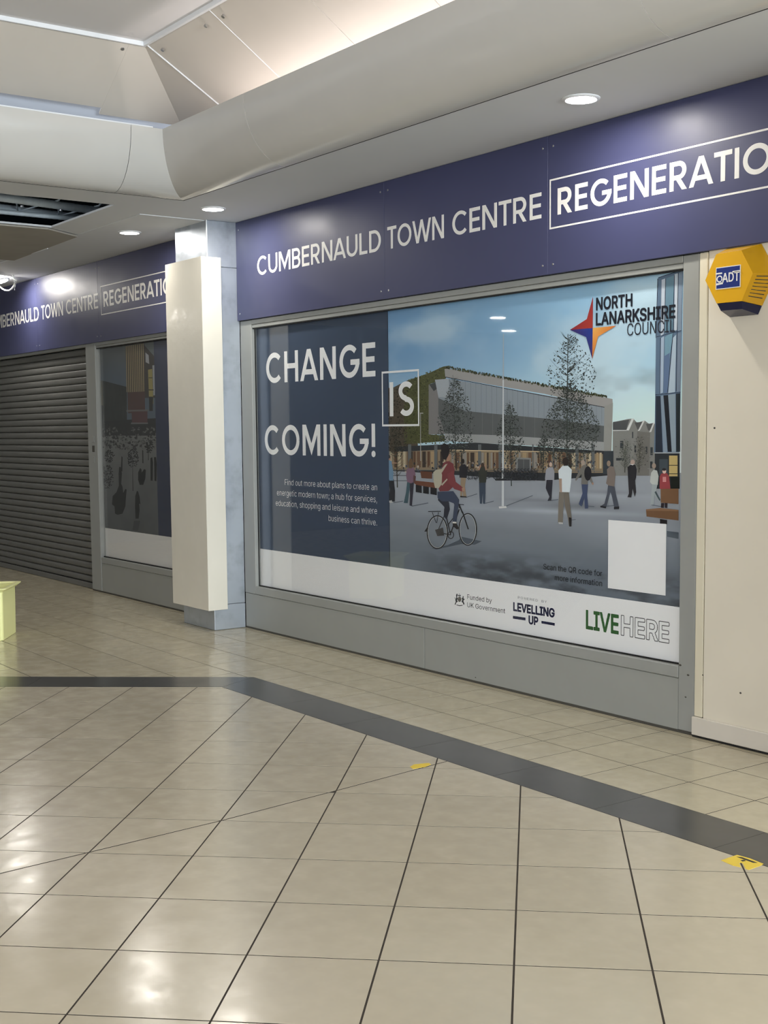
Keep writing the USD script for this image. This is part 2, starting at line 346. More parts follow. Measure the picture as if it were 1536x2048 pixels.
ns = np.array([0, -(ST[1]-SB[1]), -(ST[0]-SB[0])]); ns /= np.linalg.norm(ns)
def stud(p, n):
    m = trimesh.creation.cylinder(.011, .012, sections=12); m.apply_transform(trimesh.geometry.align_vectors([0, 0, 1], n)); m.apply_translation(np.array(p)); return m
for x in (-7.2, -6.645, -6.44, -5.8): part('bolt', stud((x, 3.557, HC+.757+.0)+ns*.0, ns), 'chrome', ce, smooth=30)
nl = np.array([(ST[1]-SB[1]), 0, -(ST[0]-SB[0])]); nl /= np.linalg.norm(nl)
for y in (3.38, 2.3): part('bolt', stud(np.array((-7.385, y, HC+.78)), nl), 'chrome', ce, smooth=30)
part('light_track', [bx(CXc+.115, CXc+.185, -8, CYc-.27, HC+.385, HC+.40), bx(CXc+.12, CXc+.125, -8, CYc-.27, HC+.40, HC+.425)], 'white_trim', ce)
rect_light('cove_strip_light', (-2.4, CYc-.02, HC+.12), (-2.4, CYc-.02, HC+1.2), 9.3, .06, COVE_EMIT, (1.0, .90, .87))
rect_light('cove_strip_light_opposite', (-2.4, -3.4, HC+.12), (-2.4, -3.3, HC+1.2), 9.3, .06, 5.5*COVE_EMIT, (1.0, .90, .87))   # the same coffer's other long side

# ceiling services seen through the hole
part('void_lining', [bx(-11.6, -7.9, 1.5, 5.0, 3.75, 3.78), bx(-11.6, -11.55, 1.5, 5, HC+.03, 3.76), bx(-7.98, -7.94, 1.5, 5, HC+.03, 3.76), bx(-11.6, -7.9, 5.0, 5.05, HC+.03, 3.76)], 'void_dark', ce)
jo = thing('lattice_joist', 'pair of grey tubes with zigzag rods inside the open ceiling hole', 'joist', (-9.36, 3.2, 3.2))
lo = (-9.36, 3.2, 3.2)
for x0, x1, r in ((-9.29, -9.45, .03), (-9.70, -9.84, .03)):
    part('chord', tube([(x0+.1, 2.6, 3.2), (x0, 3.34, 3.2), (x1, 4.2, 3.2)], r, 14), 'pipe_grey', jo, smooth=40, loc=lo)
for k in range(9):
    y = 2.7+.17*k; a, b = (-9.3-.1*(y-3.34), y, 3.23), (-9.72-.1*(y-3.34), y+.17, 3.19)
    if k % 2: a, b = (a[0], b[1], a[2]), (b[0], a[1], b[2])
    part('rod', tube([a, b], .006, 6), 'pipe_grey', jo, loc=lo)
    part('rod', tube([(a[0], a[1], 3.23), (a[0]+.05, a[1]+.25, 3.55)], .006, 6), 'pipe_grey', jo, loc=lo)
part('hanger', bx(-9.33, -9.29, 3.30, 3.34, 3.22, 3.7), 'pipe_grey', jo, loc=lo)
for y in (3.45, 3.75, 4.0): part('bolt', stud((-9.36, y, 3.165), (0, 0, -1)), 'chrome', jo, loc=lo)
cd = thing('conduit_pipe', 'thin pale conduit along the near wall side of the ceiling hole', 'pipe', (-9.5, 3.3, HC+.08))
part('tube', tube([(-9.44, 2.4, HC+.09), (-9.44, 4.3, HC+.09)], .018, 10), 'pipe_grey', cd, smooth=40, loc=(-9.5, 3.3, HC+.08))
sb_ = thing('loose_ceiling_board', 'brown stained loose board under the soffit left of the ceiling hole', 'ceiling board', (-10.3, 3.4, HC-.02))
V = [(-9.4, 2.0, HC-.004), (-9.4, 3.66, HC-.004), (-9.62, 3.98, HC-.006), (-10.9, 3.93, HC-.05), (-10.9, 2.0, HC-.05)]
bm = trimesh.convex.convex_hull(np.array(V+[(x, y, z-.012) for x, y, z in V])); part('board', bm, 'stained_board', sb_, loc=(-10.3, 3.4, HC-.02))
part('edge_strip', tube([(-10.2, 3.96, HC-.036), (-11.5, 3.87, HC-.06)], .008, 6), 'white_trim', sb_, loc=(-10.3, 3.4, HC-.02))

# ================================================================== downlights
ring = lathe([(.070, .004), (.070, -.006), (.074, -.009), (.084, -.008), (.090, -.003), (.090, .004)], 44)
disc = lathe([(0, .002), (0, -.0045), (.066, -.0045), (.0705, -.002), (.0705, .002)], 44)
def downlight(x, y, label, group=None, tilt=None, z=HC, size=1.):
    t = thing('ceiling_downlight', label, 'ceiling light', (x, y, z), group=group)
    if tilt: UsdGeom.Xformable(t).AddRotateXYZOp().Set(Gf.Vec3f(*tilt))
    if size != 1: UsdGeom.Xformable(t).AddScaleOp().Set(Gf.Vec3f(size, size, 1))
    part('trim_ring', ring, 'white_trim', t, smooth=35); part('diffuser', disc, 'lamp_glow', t, smooth=35)
downlight(-4.422, 4.335, 'round white downlight nearest the camera, above the boxed word on the sign')
downlight(-7.997, 4.306, 'round white downlight just above the top of the steel pillar')
downlight(-9.255, 4.254, 'round white downlight between the ceiling hole and the left sign', z=HC-.0055)
downlight(-12.60, 4.40, 'tilted loose downlight at the far left with a dangling cable', tilt=(12, -14, 0), z=HC-.04)
downlight(-.85, 4.33, 'round white downlight past the right end of the sign')
downlight(2.7, 4.33, 'round white downlight furthest right along the soffit')
downlight(-13.635, -2.20, 'round white downlight seen mirrored in the window, upper left of the pair', size=1.6)
downlight(-15.353, -3.915, 'round white downlight seen mirrored in the window, lower right of the pair', size=1.6)
downlight(-15.4, 1.19, 'round white downlight at the dark end of the passage, out of the picture', size=1.1)
cb = thing('dangling_cable', 'white looped cable hanging from the loose downlight at far left', 'cable', (-12.5, 4.45, HC))
q = [wall_pt(*p, 4.45) for p in ((-6, 548), (-4, 566), (4, 577), (14, 581), (24, 577), (29, 566), (28, 556), (22, 550))]
from scipy.interpolate import splprep, splev
tck, _ = splprep(np.array(q).T, s=0); part('loop', tube(np.array(splev(np.linspace(0, 1, 40), tck)).T, .0075, 8), 'cable_white', cb, smooth=40, loc=(-12.5, 4.45, HC))
q = [wall_pt(*p, 4.45) for p in ((27, 556), (33, 561), (30, 572), (29, 580))]
part('tail', tube(q, .006, 8), 'cable_white', cb, smooth=40, loc=(-12.5, 4.45, HC))

# ================================================================== walls
YP = 4.800                                                              # plane of the window prints
wb = struct('wall_back', 'blockwork behind the shopfronts'); part('blockwork', bx(-16, 8, 4.86, 5.1, -.05, HC), 'void_dark', wb)
wl_ = struct('wall_left', 'dark end wall of the passage'); part('shuttering', bx(-16.2, -16, -8, 5.1, -.05, HC), 'shutter_grey', wl_)
wo = struct('wall_far', 'opposite shop wall behind the camera on the left'); part('shutter_wall', bx(-16.2, -4.5, -5.2, -5.0, -.05, HC), 'shutter_grey', wo)
wr = struct('wall_right', 'cream plaster wall beside the shop window')
part('plaster', cbx(-4.0, 8, W-.004, 4.86, .012, 2.36, .003), 'plaster_cream', wr)
part('corner_strip', cbx(-4.052, -4.0035, W-.006, 4.86, .1, 2.31, .003), 'trim_cream', wr)
for (x, y, r) in ((1429, 856, .006), (1405, 1350, .005), (1481, 1386, .006)):
    p = wall_pt(x, y, W-.004); m = trimesh.creation.icosphere(1, r); m.apply_scale((1, .2, .8)); m.apply_translation((p[0], W-.004, p[2])); part('scuff', m, 'dark_mark', wr)
bs = struct('baseboard_right', 'cream skirting board with a dark gap below'); part('board', cbx(-4.056, 8, W-.02, W-.004, .011, .1, .003), 'skirting_cream', bs)
part('gap', bx(-4.056, 8, W-.012, W, -.001, .011), 'black_gasket', bs)

# ------------------------------------------------------------------ shop window 1 (main) and its frame
wn = struct('window_1', 'grey metal shop window frame and kick panel')
FZ0, FZ1 = .335, 2.25
part('kick_panel', cbx(-8.44, -6.206, W, W+.05, .012, .268, .002), 'kick_grey', wn)
part('kick_panel', cbx(-6.202, -4.158, W, W+.05, .012, .268, .002), 'kick_grey', wn)
part('sill_rail', cbx(-8.275, -4.158, W-.004, W+.05, .27, FZ0-.004, .004), 'frame_grey', wn)
part('jamb', cbx(-8.44, -8.277, W-.003, W+.05, .27, 2.31, .004), 'frame_grey', wn)
part('jamb', cbx(-4.156, -4.056, W-.003, W+.05, .014, 2.31, .004), 'frame_grey', wn)
part('head_rail', [cbx(-8.275, -4.158, W-.003, W+.05, 2.276, 2.31, .003), cbx(-8.275, -4.158, W+.002, W+.05, FZ1, 2.275, .003)], 'frame_grey', wn)
part('gasket', [bx(-8.277, -4.156, YP-.021, YP-.014, FZ0-.006, FZ0+.004), bx(-8.277, -4.156, W+.008, YP-.014, FZ1-.007, FZ1+.002), bx(-4.162, -4.156, YP-.021, YP-.014, FZ0, FZ1), bx(-8.277, -8.272, YP-.021, YP-.014, FZ0, FZ1)], 'black_gasket', wn)
part('floor_seal', bx(-8.44, -4.056, W-.001, W+.03, -.001, .013), 'dark_mark', wn)
part('pane', bx(-8.28, -4.154, YP-.0135, YP-.0095, FZ0-.01, FZ1+.01), 'pane', wn)
for (x, y, r) in ((1361, 1330, .009), (1377, 1350, .008), (1372, 1394, .006), (951, 1355, .005), (612, 1298, .004)):
    p = wall_pt(x, y, W); m = trimesh.creation.icosphere(1, r); m.apply_scale((1, .25, .6)); m.apply_translation((p[0], W-(.003 if p[0] > -4.16 else 0), p[2])); part('scuff', m, 'dark_mark', wn)
# window 2 (left of the pillar)
w2 = struct('window_2', 'narrow grey shop window beside the shutter')
part('kick_panel', cbx(-11.15, -8.95, W, W+.05, .012, .275, .002), 'kick_grey', w2)
part('sill_rail', cbx(-11.145, -8.95, W-.004, W+.05, .277, FZ0-.004, .004), 'frame_grey', w2)
part('jamb', cbx(-11.37, -11.15, W-.006, W+.05, .012, 2.315, .005), 'frame_grey', w2)
part('head_rail', [cbx(-14.6, -8.95, W-.003, W+.05, 2.285, 2.325, .003), cbx(-11.148, -8.95, W+.002, W+.05, FZ1+.015, 2.284, .003)], 'frame_grey', w2)
part('gasket', [bx(-11.15, -8.95, YP-.021, YP-.014, FZ0-.006, FZ0+.006), bx(-11.15, -8.95, W+.008, YP-.014, FZ1+.007, FZ1+.016)], 'black_gasket', w2)
part('floor_seal', bx(-11.37, -8.95, W-.001, W+.03, -.001, .013), 'dark_mark', w2)
part('pane', bx(-11.152, -8.95, YP-.0135, YP-.0095, FZ0-.01, FZ1+.02), 'pane', w2)
for z in (1.24, 1.34, 1.43): part('lock_cover', cbx(-11.27, -11.22, W-.010, W-.005, z-.03, z+.03, .002), 'dark_mark' if z == 1.34 else 'frame_grey', w2)

# ------------------------------------------------------------------ roller shutter
sh = thing('roller_shutter', 'closed dark grey roller shutter of narrow curved slats', 'shutter', (-12.6, YP, 0))
lo = (-12.6, YP, 0); PIT = .0655
sl = [(YP+.014, 0), (YP+.008, .003)]+[(YP+.001-.0075*math.sin(a)**.5, .006+.0545*(i/8)) for i, a in enumerate(np.linspace(0, math.pi, 9))]+[(YP+.012, PIT-.001)]
for k in range(34):
    z = .055+PIT*k
    if z+PIT > 2.30: break
    part('slat', prism_x([(y, z+h) for y, h in sl], -14.6, -11.372), 'shutter_grey', sh, smooth=50, loc=lo)
part('bottom_rail', cbx(-14.6, -11.372, YP-.016, YP+.02, .002, .052, .004), 'shutter_grey', sh, loc=lo)
tr = struct('trim_1', 'shutter side channel'); part('channel', [bx(-14.7, -14.6, W, W+.08, 0, 2.285)], 'frame_grey', tr)

# ------------------------------------------------------------------ fascia signs
YF = 4.73
FB, FT = 2.312, HC
g_ = word_poly('REGENERATI', .165); REG_END = -4.995+(-3.814+4.995)*word_poly('REGENERATION', .165).bounds[2]/g_.bounds[2]
def fascia(label, x0, x1, dx, cuts):
    t = thing('fascia_sign', label, 'sign', ((x0+x1)/2, YF, FB)); lo = ((x0+x1)/2, YF, FB)
    cs = [x0]+[c for c in cuts if x0 < c < x1]+[x1]
    for a, b in zip(cs[:-1], cs[1:]): part('board', cbx(a+.0006, b-.0006, YF, YF+.02, FB, FT-.002, .0015), 'navy_board', t, loc=lo)
    zb, zt = 2.614, 2.750
    for s_, a, b in (('CUMBERNAULD', -8.131, -6.592), ('TOWN', -6.522, -5.956), ('CENTRE', -5.877, -5.119), ('REGENERATION', -4.995, REG_END)):
        ms = [m for m in word(s_, a+dx, b+dx, zb, zt-zb, YF, t=.145 if s_ != 'REGENERATION' else .165)]
        ms = [m for m in ms if m.bounds[0][0] > x0 and m.bounds[1][0] < x1]
        if ms: part('lettering', ms, 'white_vinyl', t, loc=lo, label='white word '+s_)
    a, b, c, d = -5.056+dx, -3.36+dx, 2.546, 2.805; b = min(b, x1-.01)
    fr = sbox(a, c, b, d).difference(sbox(a+.009, c+.009, b-.009, d-.009))
    part('border', [on_wall(m, 0, YF, 0) for m in ext(fr, .0012)], 'white_vinyl', t, loc=lo)
    for xx in [c+.04 for c in cs[:-1]]+[c-.04 for c in cs[1:]]:
        for zz in (FB+.05, FT-.06):
            m = trimesh.creation.icosphere(2, .0065); m.apply_scale((1, .35, 1)); m.apply_translation((xx, YF, zz)); part('screw', m, 'chrome', t, smooth=True, loc=lo)
    return t
fascia('long navy shop sign over the big picture window, white lettering', -8.44, -3.082, 0., (-6.555, -5.07, -3.6))
fascia('navy shop sign over the shutter, left of the pillar', -14.6, -8.95, -5.88, (-12.52, -11.0))
wr2 = struct('trim_2', 'dark packing strip under the sign boards'); part('strip', bx(-14.6, 8, YF+.02, 4.86, FB, HC), 'black_gasket', wr2)
tr3 = struct('trim_3', 'cream bulkhead past the sign'); part('bulkhead', cbx(-2.568, 8, YF, YF+.02, FB, HC-.002), 'plaster_cream', tr3)

# ------------------------------------------------------------------ pillar and its cream casing
def pillar(dx, lab, lab2):
    lo = (-8.695+dx, 4.62, 0); pl = thing('pillar', lab, 'pillar', lo)
    for (z0, z1, i) in ((.001, .19, .0), (.1915, 2.70, .0015), (2.7015, HC-.001, 0)):
        part('steel_sheet', cbx(-8.95+i+dx, -8.44-i+dx, 4.487+i, W-.002, z0, z1, .004), 'steel', pl, loc=lo)
    part('corner_bead', tube([(-8.441+dx, 4.488, .19), (-8.441+dx, 4.488, HC-.001)], .005, 8), 'white_trim', pl, loc=lo)
    lo = (-8.70+dx, 4.5, .16); c = thing('pillar_casing', lab2, 'casing', lo)
    part('front_board', cbx(-9.0+dx, -8.412+dx, 4.4225, 4.4255, .158, 2.765, .001), 'box_cream', c, loc=lo)
    part('carcass', bx(-8.99+dx, -8.42+dx, 4.4256, 4.4855, .162, 2.76), 'box_cream', c, loc=lo)
    for x0 in (-8.4395, -9.0): part('side_board', cbx(x0+dx, x0+.0275+dx, 4.4257, 4.585, .158, 2.765, .001), 'box_cream', c, loc=lo)
pillar(0, 'square pillar clad in scuffed brushed steel sheets, left of the picture window', 'tall cream boxed casing fixed round the front of the steel pillar')
pillar(5.87, 'matching steel pillar past the right end of the sign', 'matching cream casing on the pillar past the right end of the sign')

# ------------------------------------------------------------------ alarm box
al = thing('alarm_box', 'yellow hexagonal burglar alarm box with navy base on the cream wall', 'alarm', (-3.80, W, 2.16)); lo = (-3.80, W, 2.16)
YA = 4.645
front = [(-3.868, 2.275), (-3.728, 2.277), (-3.663, 2.170), (-3.721, 2.054), (-3.862, 2.055), (-3.929, 2.165)]
back = [(-3.893, 2.31), (-3.700, 2.31), (-3.612, 2.172), (-3.690, 2.036), (-3.896, 2.036), (-3.978, 2.168)]
midY = YA+.02
V = [(x, YA, z) for x, z in front]+[(x, W-.006, z) for x, z in back]
part('cover', trimesh.convex.convex_hull(np.array(V)), 'alarm_yellow', al, loc=lo)
V = [(-3.8605, YA+.003, 2.0535), (-3.7225, YA+.003, 2.0525), (-3.852, YA+.018, 2.022), (-3.732, YA+.018, 2.020), (-3.893, W-.006, 2.0345), (-3.693, W-.006, 2.0345), (-3.87, W-.006, 1.998), (-3.712, W-.006, 1.998)]
part('base', trimesh.convex.convex_hull(np.array(V)), 'alarm_navy', al, loc=lo)
part('fixing_plate', bx(-3.89, -3.70, W-.0065, W-.004, 2.03, 2.305), 'white_trim', al, loc=lo)
pl0, pl1 = wall_pt(1432, 580, YA), wall_pt(1482, 527.7, YA)
x0, x1, z0, z1 = pl0[0], pl1[0], wall_pt(1456, 577, YA)[2], wall_pt(1456, 532.5, YA)[2]
bdg = part('badge', bx(x0, x1, YA-.0022, YA-.0002, z0, z1), 'white_vinyl', al, loc=lo)
part('badge_field', bx(x0+.004, x1-.004, YA-.003, YA-.0022, z0+.004, z1-.004), 'alarm_blue', bdg, loc=lo)
zh = z1-z0; xw = x1-x0
tb = [text('ADT', x0+.27*xw, x1-.035*xw, z0+.30*zh, .40*zh, YA-.003, bold=True, depth=.0008)]
sw = unary_union([LineString(arc(x0+.16*xw, z0+.47*zh, .10*xw, .13*zh, -30, 300)).buffer(.0028), LineString([(x0+.02*xw, z0+.72*zh), (x0+.24*xw, z0+.72*zh)]).buffer(.0035), LineString([(x0+.02*xw, z0+.235*zh), (x0+.3*xw, z0+.27*zh)]).buffer(.0045, cap_style='flat'), LineString([(x1-.3*xw, z0+.72*zh), (x1-.01*xw, z0+.72*zh)]).buffer(.0035)])
tb += [on_wall(m, 0, YA-.003, 0) for m in ext(sw, .0008)]
part('badge_lettering', tb, 'white_vinyl', bdg, loc=lo, label='white initials on the blue badge')
A_, B_, C_, D_ = np.array([-3.663, YA, 2.170]), np.array([-3.721, YA, 2.054]), np.array([-3.612, W-.006, 2.172]), np.array([-3.690, W-.006, 2.036])
nn = np.cross(B_-A_, C_-A_); nn /= np.linalg.norm(nn); nn *= np.sign(nn[0])
for k in range(7):
    f = .1+.115*k; p, q = A_+(B_-A_)*f, C_+(D_-C_)*f
    m = tube([p+(q-p)*.2+nn*.0004, p+(q-p)*.85+nn*.0004], .0022, 6); part('louvre', m, 'dark_mark', al, loc=lo)

# ------------------------------------------------------------------ bin at the left edge
P0, P1 = flat_pt(7, 1282)[:2], flat_pt(33, 1265)[:2]
e1 = P1-P0; s = np.linalg.norm(e1); e1 /= s; ang = math.degrees(math.atan2(e1[1], e1[0]))
bn = thing('plastic_bin', 'pale lime green open square bin with a flared rim at left edge', 'bin', (*P0, 0), ang)
def ringbox(prof_, r=.02, n=5):                                         # rounded squares stacked: (inset, z); local corner at 0,0, square into +x,+y
    V = []; F = []
    for (i, z) in prof_:
        a, b = i, s-i
        for (cx, cy, t0) in ((b-r, b-r, 0), (a+r, b-r, 90), (a+r, a+r, 180), (b-r, a+r, 270)):
            for k in range(n+1):
                t = math.radians(t0+90*k/n); V.append((cx+r*math.cos(t), cy+r*math.sin(t), z))
    m = 4*(n+1)
    for j in range(len(prof_)-1):
        for k in range(m): k2 = (k+1) % m; F += [[j*m+k, j*m+k2, (j+1)*m+k2], [j*m+k, (j+1)*m+k2, (j+1)*m+k]]
    c = len(V); V.append((s/2, s/2, prof_[0][1])); F += [[c, (k+1) % m, k] for k in range(m)]
    c = len(V); V.append((s/2, s/2, prof_[-1][1])); o = (len(prof_)-1)*m; F += [[c, o+k, o+(k+1) % m] for k in range(m)]
    t = trimesh.Trimesh(np.array(V, float), np.array(F), process=False); return t
flip = np.diag([1., 1., 1., 1.])
bm = ringbox([(.004, .001), (.0, .006), (-.004, .36), (.002, .372), (.008, .372), (.012, .03)])
part('body', bm, 'bin_lime', bn, smooth=40)
rm = ringbox([(.0005, .352), (-.012, .356), (-.04, .378), (-.04, .384), (-.012, .386), (.003, .374)])
rm.update_faces(np.arange(len(rm.faces)) < len(rm.faces)-2*24)
part('rim', rm, 'bin_lime', bn, smooth=40)

# ------------------------------------------------------------------ yellow tape on the floor
def sticker(label, pxs, marks=(), cut=None):
    P = [flat_pt(*p)[:2] for p in pxs]; g = Polygon(P).buffer(0)
    if cut is not None: g = g.difference(LineString([flat_pt(*p)[:2] for p in cut]).buffer(.006))
    c = g.centroid.coords[0]; t = thing('floor_sticker', label, 'sticker', (*c, 0)); lo = (*c, 0)
    ms = ext(g, .0008); part('film', ms, 'tape_yellow', t, loc=lo)
    for mk in marks:
        mm = ext(Polygon([flat_pt(*p)[:2] for p in mk]).buffer(0), .0004)
        for m in mm: m.apply_translation((0, 0, .0008))
        part('print_mark', mm, 'black_paint', t, loc=lo)
sticker('small torn scrap of yellow tape lying on a tile joint', [(820, 1534), (828, 1529), (858, 1526), (862, 1529), (850, 1534), (826, 1538)])
sticker('torn yellow floor sticker with black print at the dark band edge', [(1442, 1721), (1456, 1716), (1474, 1710), (1500, 1717), (1527, 1728), (1520, 1732), (1497, 1740), (1482, 1735), (1465, 1731)],
        [[(1473, 1714), (1484, 1715), (1515, 1726), (1506, 1726)], [(1481, 1721), (1488, 1720), (1492, 1722), (1485, 1723.5)]], cut=[(1482, 1727), (1498, 1760)])


# ================================================================== printed window pictures (flat prints behind the panes)
class Print:                                                            # flat coloured shapes of one printed picture, each a hair in front of the last
    def __init__(self, root, k, loc, Y=YP): self.root, self.k, self.loc, self.n, self.Y = root, k, loc, 0., Y      # n: depth used so far
    def col(self, rgb): return np.minimum(np.array(lin(rgb))*self.k, .9)
    def pt(self, p): q = wall_pt(p[0], p[1], YP); return (q[0], q[2])
    def add(self, name, shapes, label=None):                            # shapes: (polygon in photo pixels or shapely shape in x,z; colour or f(x,z))
        V, F, Cc, o = [], [], [], 0; self.n += 1e-5; dn = 1e-6 if name == "printed_building" or len(shapes) < 320 else 1e-7
        for pts, c in shapes:
            self.n += dn; y = self.Y-self.n
            g = pts if hasattr(pts, 'geom_type') else Polygon([self.pt(p) for p in pts])
            if not g.is_valid: g = g.buffer(0)
            for q in getattr(g, 'geoms', [g]):
                if q.geom_type != 'Polygon' or q.area < 1e-8: continue
                v, f = trimesh.creation.triangulate_polygon(q, engine='earcut')
                a = (v[f[:, 1]]-v[f[:, 0]]); b = (v[f[:, 2]]-v[f[:, 0]]); fl_ = a[:, 0]*b[:, 1]-a[:, 1]*b[:, 0] < 0; f = f.copy(); f[fl_] = f[fl_][:, ::-1]
                V.append(np.stack([v[:, 0], np.full(len(v), y), v[:, 1]], 1)); F.append(f+o); o += len(v)
                Cc.append(np.array([self.col(c(*p)) for p in v]) if callable(c) else np.tile(self.col(c), (len(v), 1)))
        return self.emit(name, np.vstack(V), np.vstack(F), np.vstack(Cc), label)
    def emit(self, name, V, F, Cc, label=None):
        V, F, Cc = np.asarray(V), np.asarray(F), np.asarray(Cc); u, inv = np.unique(F, return_inverse=True); V, Cc, F = V[u], Cc[u], inv.reshape(F.shape)
        pp = path_of(self.root)
        m = usdkit.mesh(stage, pp+'/'+numbered(pp, name), (V-np.array(self.loc), F), MATS['print'])
        UsdGeom.PrimvarsAPI(m).CreatePrimvar('pcol', Sdf.ValueTypeNames.Color3fArray, 'vertex').Set(Vt.Vec3fArray.FromNumpy(np.asarray(Cc, np.float32)))
        tagp(m.GetPrim(), label, kind='stuff' if name in ('printed_roof_planting', 'printed_crowd') else None); return m
    def sheet(self, name, x0, x1, z0, z1, nx, nz, f, label=None):       # a printed field whose colours f(x, z) vary smoothly
        self.n += 1e-5; y = self.Y-self.n
        gx, gz = np.meshgrid(np.linspace(x0, x1, nx), np.linspace(z0, z1, nz)); P = np.stack([gx.ravel(), np.full(gx.size, y), gz.ravel()], 1)
        i = np.arange(nx*nz).reshape(nz, nx); a, b, c, d = i[:-1, :-1].ravel(), i[:-1, 1:].ravel(), i[1:, 1:].ravel(), i[1:, :-1].ravel()
        F = np.vstack([np.stack([a, b, c], 1), np.stack([a, c, d], 1)])
        C_ = f(gx.ravel(), gz.ravel()); C_ = np.clip(C_, 0, 255)/255; C_ = np.where(C_ <= .04045, C_/12.92, ((C_+.055)/1.055)**2.4)*self.k
        return self.emit(name, P, F, np.minimum(C_, .9), label)
    def lay(self, name, meshes, rgb, label=None):                       # ready lettering meshes
        self.n += 1e-5; m = trimesh.util.concatenate(meshes); v = m.vertices.copy(); v[:, 1] = self.Y-self.n
        keep = m.face_normals[:, 1] < -.5
        return self.emit(name, v, m.faces[keep], np.tile(self.col(rgb), (len(v), 1)), label)
def ell(cx, cy, rx, ry, rot=0, n=16):
    c, s_ = math.cos(rot), math.sin(rot); return [(cx+rx*math.cos(a)*c-ry*math.sin(a)*s_, cy+rx*math.cos(a)*s_+ry*math.sin(a)*c) for a in np.linspace(0, 2*math.pi, n, endpoint=False)]
def ln(p, q, w0, w1=None):
    w1 = w0 if w1 is None else w1; d = np.array(q, float)-np.array(p, float); d /= max(np.linalg.norm(d), 1e-9); n = np.array([-d[1], d[0]])
    return [tuple(np.array(p)+n*w0/2), tuple(np.array(q)+n*w1/2), tuple(np.array(q)-n*w1/2), tuple(np.array(p)-n*w0/2)]
def seq(pts, w): return [ln(a, b, w) for a, b in zip(pts[:-1], pts[1:])]
def crop(ox, oy, s_): return lambda *c: [(ox+c[i]/s_, oy+c[i+1]/s_) for i in range(0, len(c), 2)]
def fb(x, z, s_=1., seed=0, oct=4): return meshkit.fbm(np.stack([np.asarray(x)*s_, np.asarray(z)*s_, np.zeros(np.shape(x))], -1), oct, seed)
sstep = lambda a, b, t: (lambda u: u*u*(3-2*u))(np.clip((t-a)/(b-a), 0, 1))
mixc = lambda a, b, t: np.asarray(a, float)[None, :]*(1-t[:, None])+np.asarray(b, float)[None, :]*t[:, None]

po = thing('window_poster', 'full width printed poster in the big window, dark panel left, town square picture right', 'poster', (-6.2, YP, FZ0)); PL = (-6.2, YP, FZ0)
pr = Print(po, .8*KMAIN, PL)                                            # the picture's inks; panel, band and lettering below print fuller
X0, X1, XM, ZB = -8.282, -4.152, -6.621, .613
ZH = wall_pt(1060, 938, YP)[2]                                          # horizon of the printed picture
def sky_f(x, z):
    t = (z-ZH)/(2.26-ZH); c = mixc((160, 186, 200), (102, 138, 172), sstep(.15, .75, t))
    u = (x-XM)/(X1-XM)
    c = c+np.stack([14*u, 14*u, 10*u], 1)*3
    n = .6*fb(x*1.0, z*2.2, 1.5, 3, 5)+.4*fb(x*1.0, z*1.7, 5., 13, 5)
    def cl(px, py, rx, rz):
        q = wall_pt(px, py, YP); return np.exp(-((x-q[0])/rx)**2-((z-q[2])/rz)**2)
    m = 1.1*cl(880, 655, .22, .10)+.9*cl(820, 668, .25, .07)+1.1*cl(1300, 600, .25, .2)+.9*cl(1190, 700, .3, .16)+.8*cl(1260, 790, .4, .14)+.6*cl(1110, 720, .35, .2)+.45*cl(780, 720, .15, .2)
    a = sstep(.38, .80, n*.72+.36*m)
    c = c*(1-.6*a[:, None])+.6*a[:, None]*(np.array([172, 188, 197])+np.array([20, 18, 14])*np.clip(u, 0, 1)[:, None])
    d = sstep(.55, .8, fb(x, z*2.5, 2.3, 9, 4))*cl(1250, 730, .5, .2); c = c*(1-.25*d[:, None])
    return c
pr.sheet('printed_sky', XM, X1, ZH-.1, 2.26, 240, 150, sky_f)
def gr_f(x, z):
    t = (ZH-z)/(ZH-ZB); c = mixc((138, 143, 150), (98, 106, 116), sstep(.15, .95, t)); n = fb(x*.7, z*3.5, 2.2, 5, 4)
    c = c*(1+.16*(n[:, None]-.5))
    s_ = sstep(.40, .62, .6*fb(x*1.1, z*3., 2.0, 21, 5)+.4*fb(x*1.2, z*4, 6., 4, 4))*sstep(.68, .92, t)*sstep(-6.4, -5.7, x); c = c*(1-.36*s_[:, None])
    def str_(px, py, rx, rz, k): 
        q = wall_pt(px, py, YP); return k*np.exp(-((x-q[0])/rx)**2-((z-q[2]-.02*(x-q[0]))/rz)**2)
    k = str_(1130, 1024, .6, .012, .14)+str_(1180, 990, .4, .02, .10)-str_(1150, 1012, .3, .018, .16)-str_(1215, 985, .22, .012, .14)-str_(1060, 1000, .2, .01, .1)
    return c*(1+k[:, None])
pr.sheet('printed_square', XM, X1, ZB-.003, ZH+.003, 240, 110, gr_f)
B = crop(740, 600, 4.389); D = crop(750, 850, 4.389); R = crop(1050, 850, 4.389); Q2 = crop(1050, 530, 4.389)
# houses at the back right
S = [(Q2(770, 1390, 780, 1378, 905, 1352, 950, 1348, 985, 1385, 1050, 1365, 1090, 1395, 1128, 1385, 1145, 1400, 1145, 1850, 770, 1850), (118, 118, 115)),
     (Q2(772, 1378, 915, 1358, 888, 1450, 772, 1452), (74, 76, 78)), (Q2(962, 1382, 1030, 1378, 1000, 1450, 985, 1440), (80, 80, 80)), (Q2(1062, 1395, 1125, 1390, 1098, 1455, 1080, 1450), (80, 80, 80)),
     (Q2(935, 1350, 958, 1348, 912, 1452, 890, 1452), (190, 192, 190)), (Q2(1035, 1368, 1052, 1366, 1008, 1452, 990, 1458), (186, 186, 184)), (Q2(1125, 1385, 1138, 1385, 1108, 1465, 1090, 1468), (186, 186, 184)),
     (Q2(772, 1448, 890, 1448, 890, 1456, 772, 1458), (170, 172, 170)), (Q2(985, 1460, 1098, 1470, 1090, 1850, 985, 1850), (104, 102, 98))]
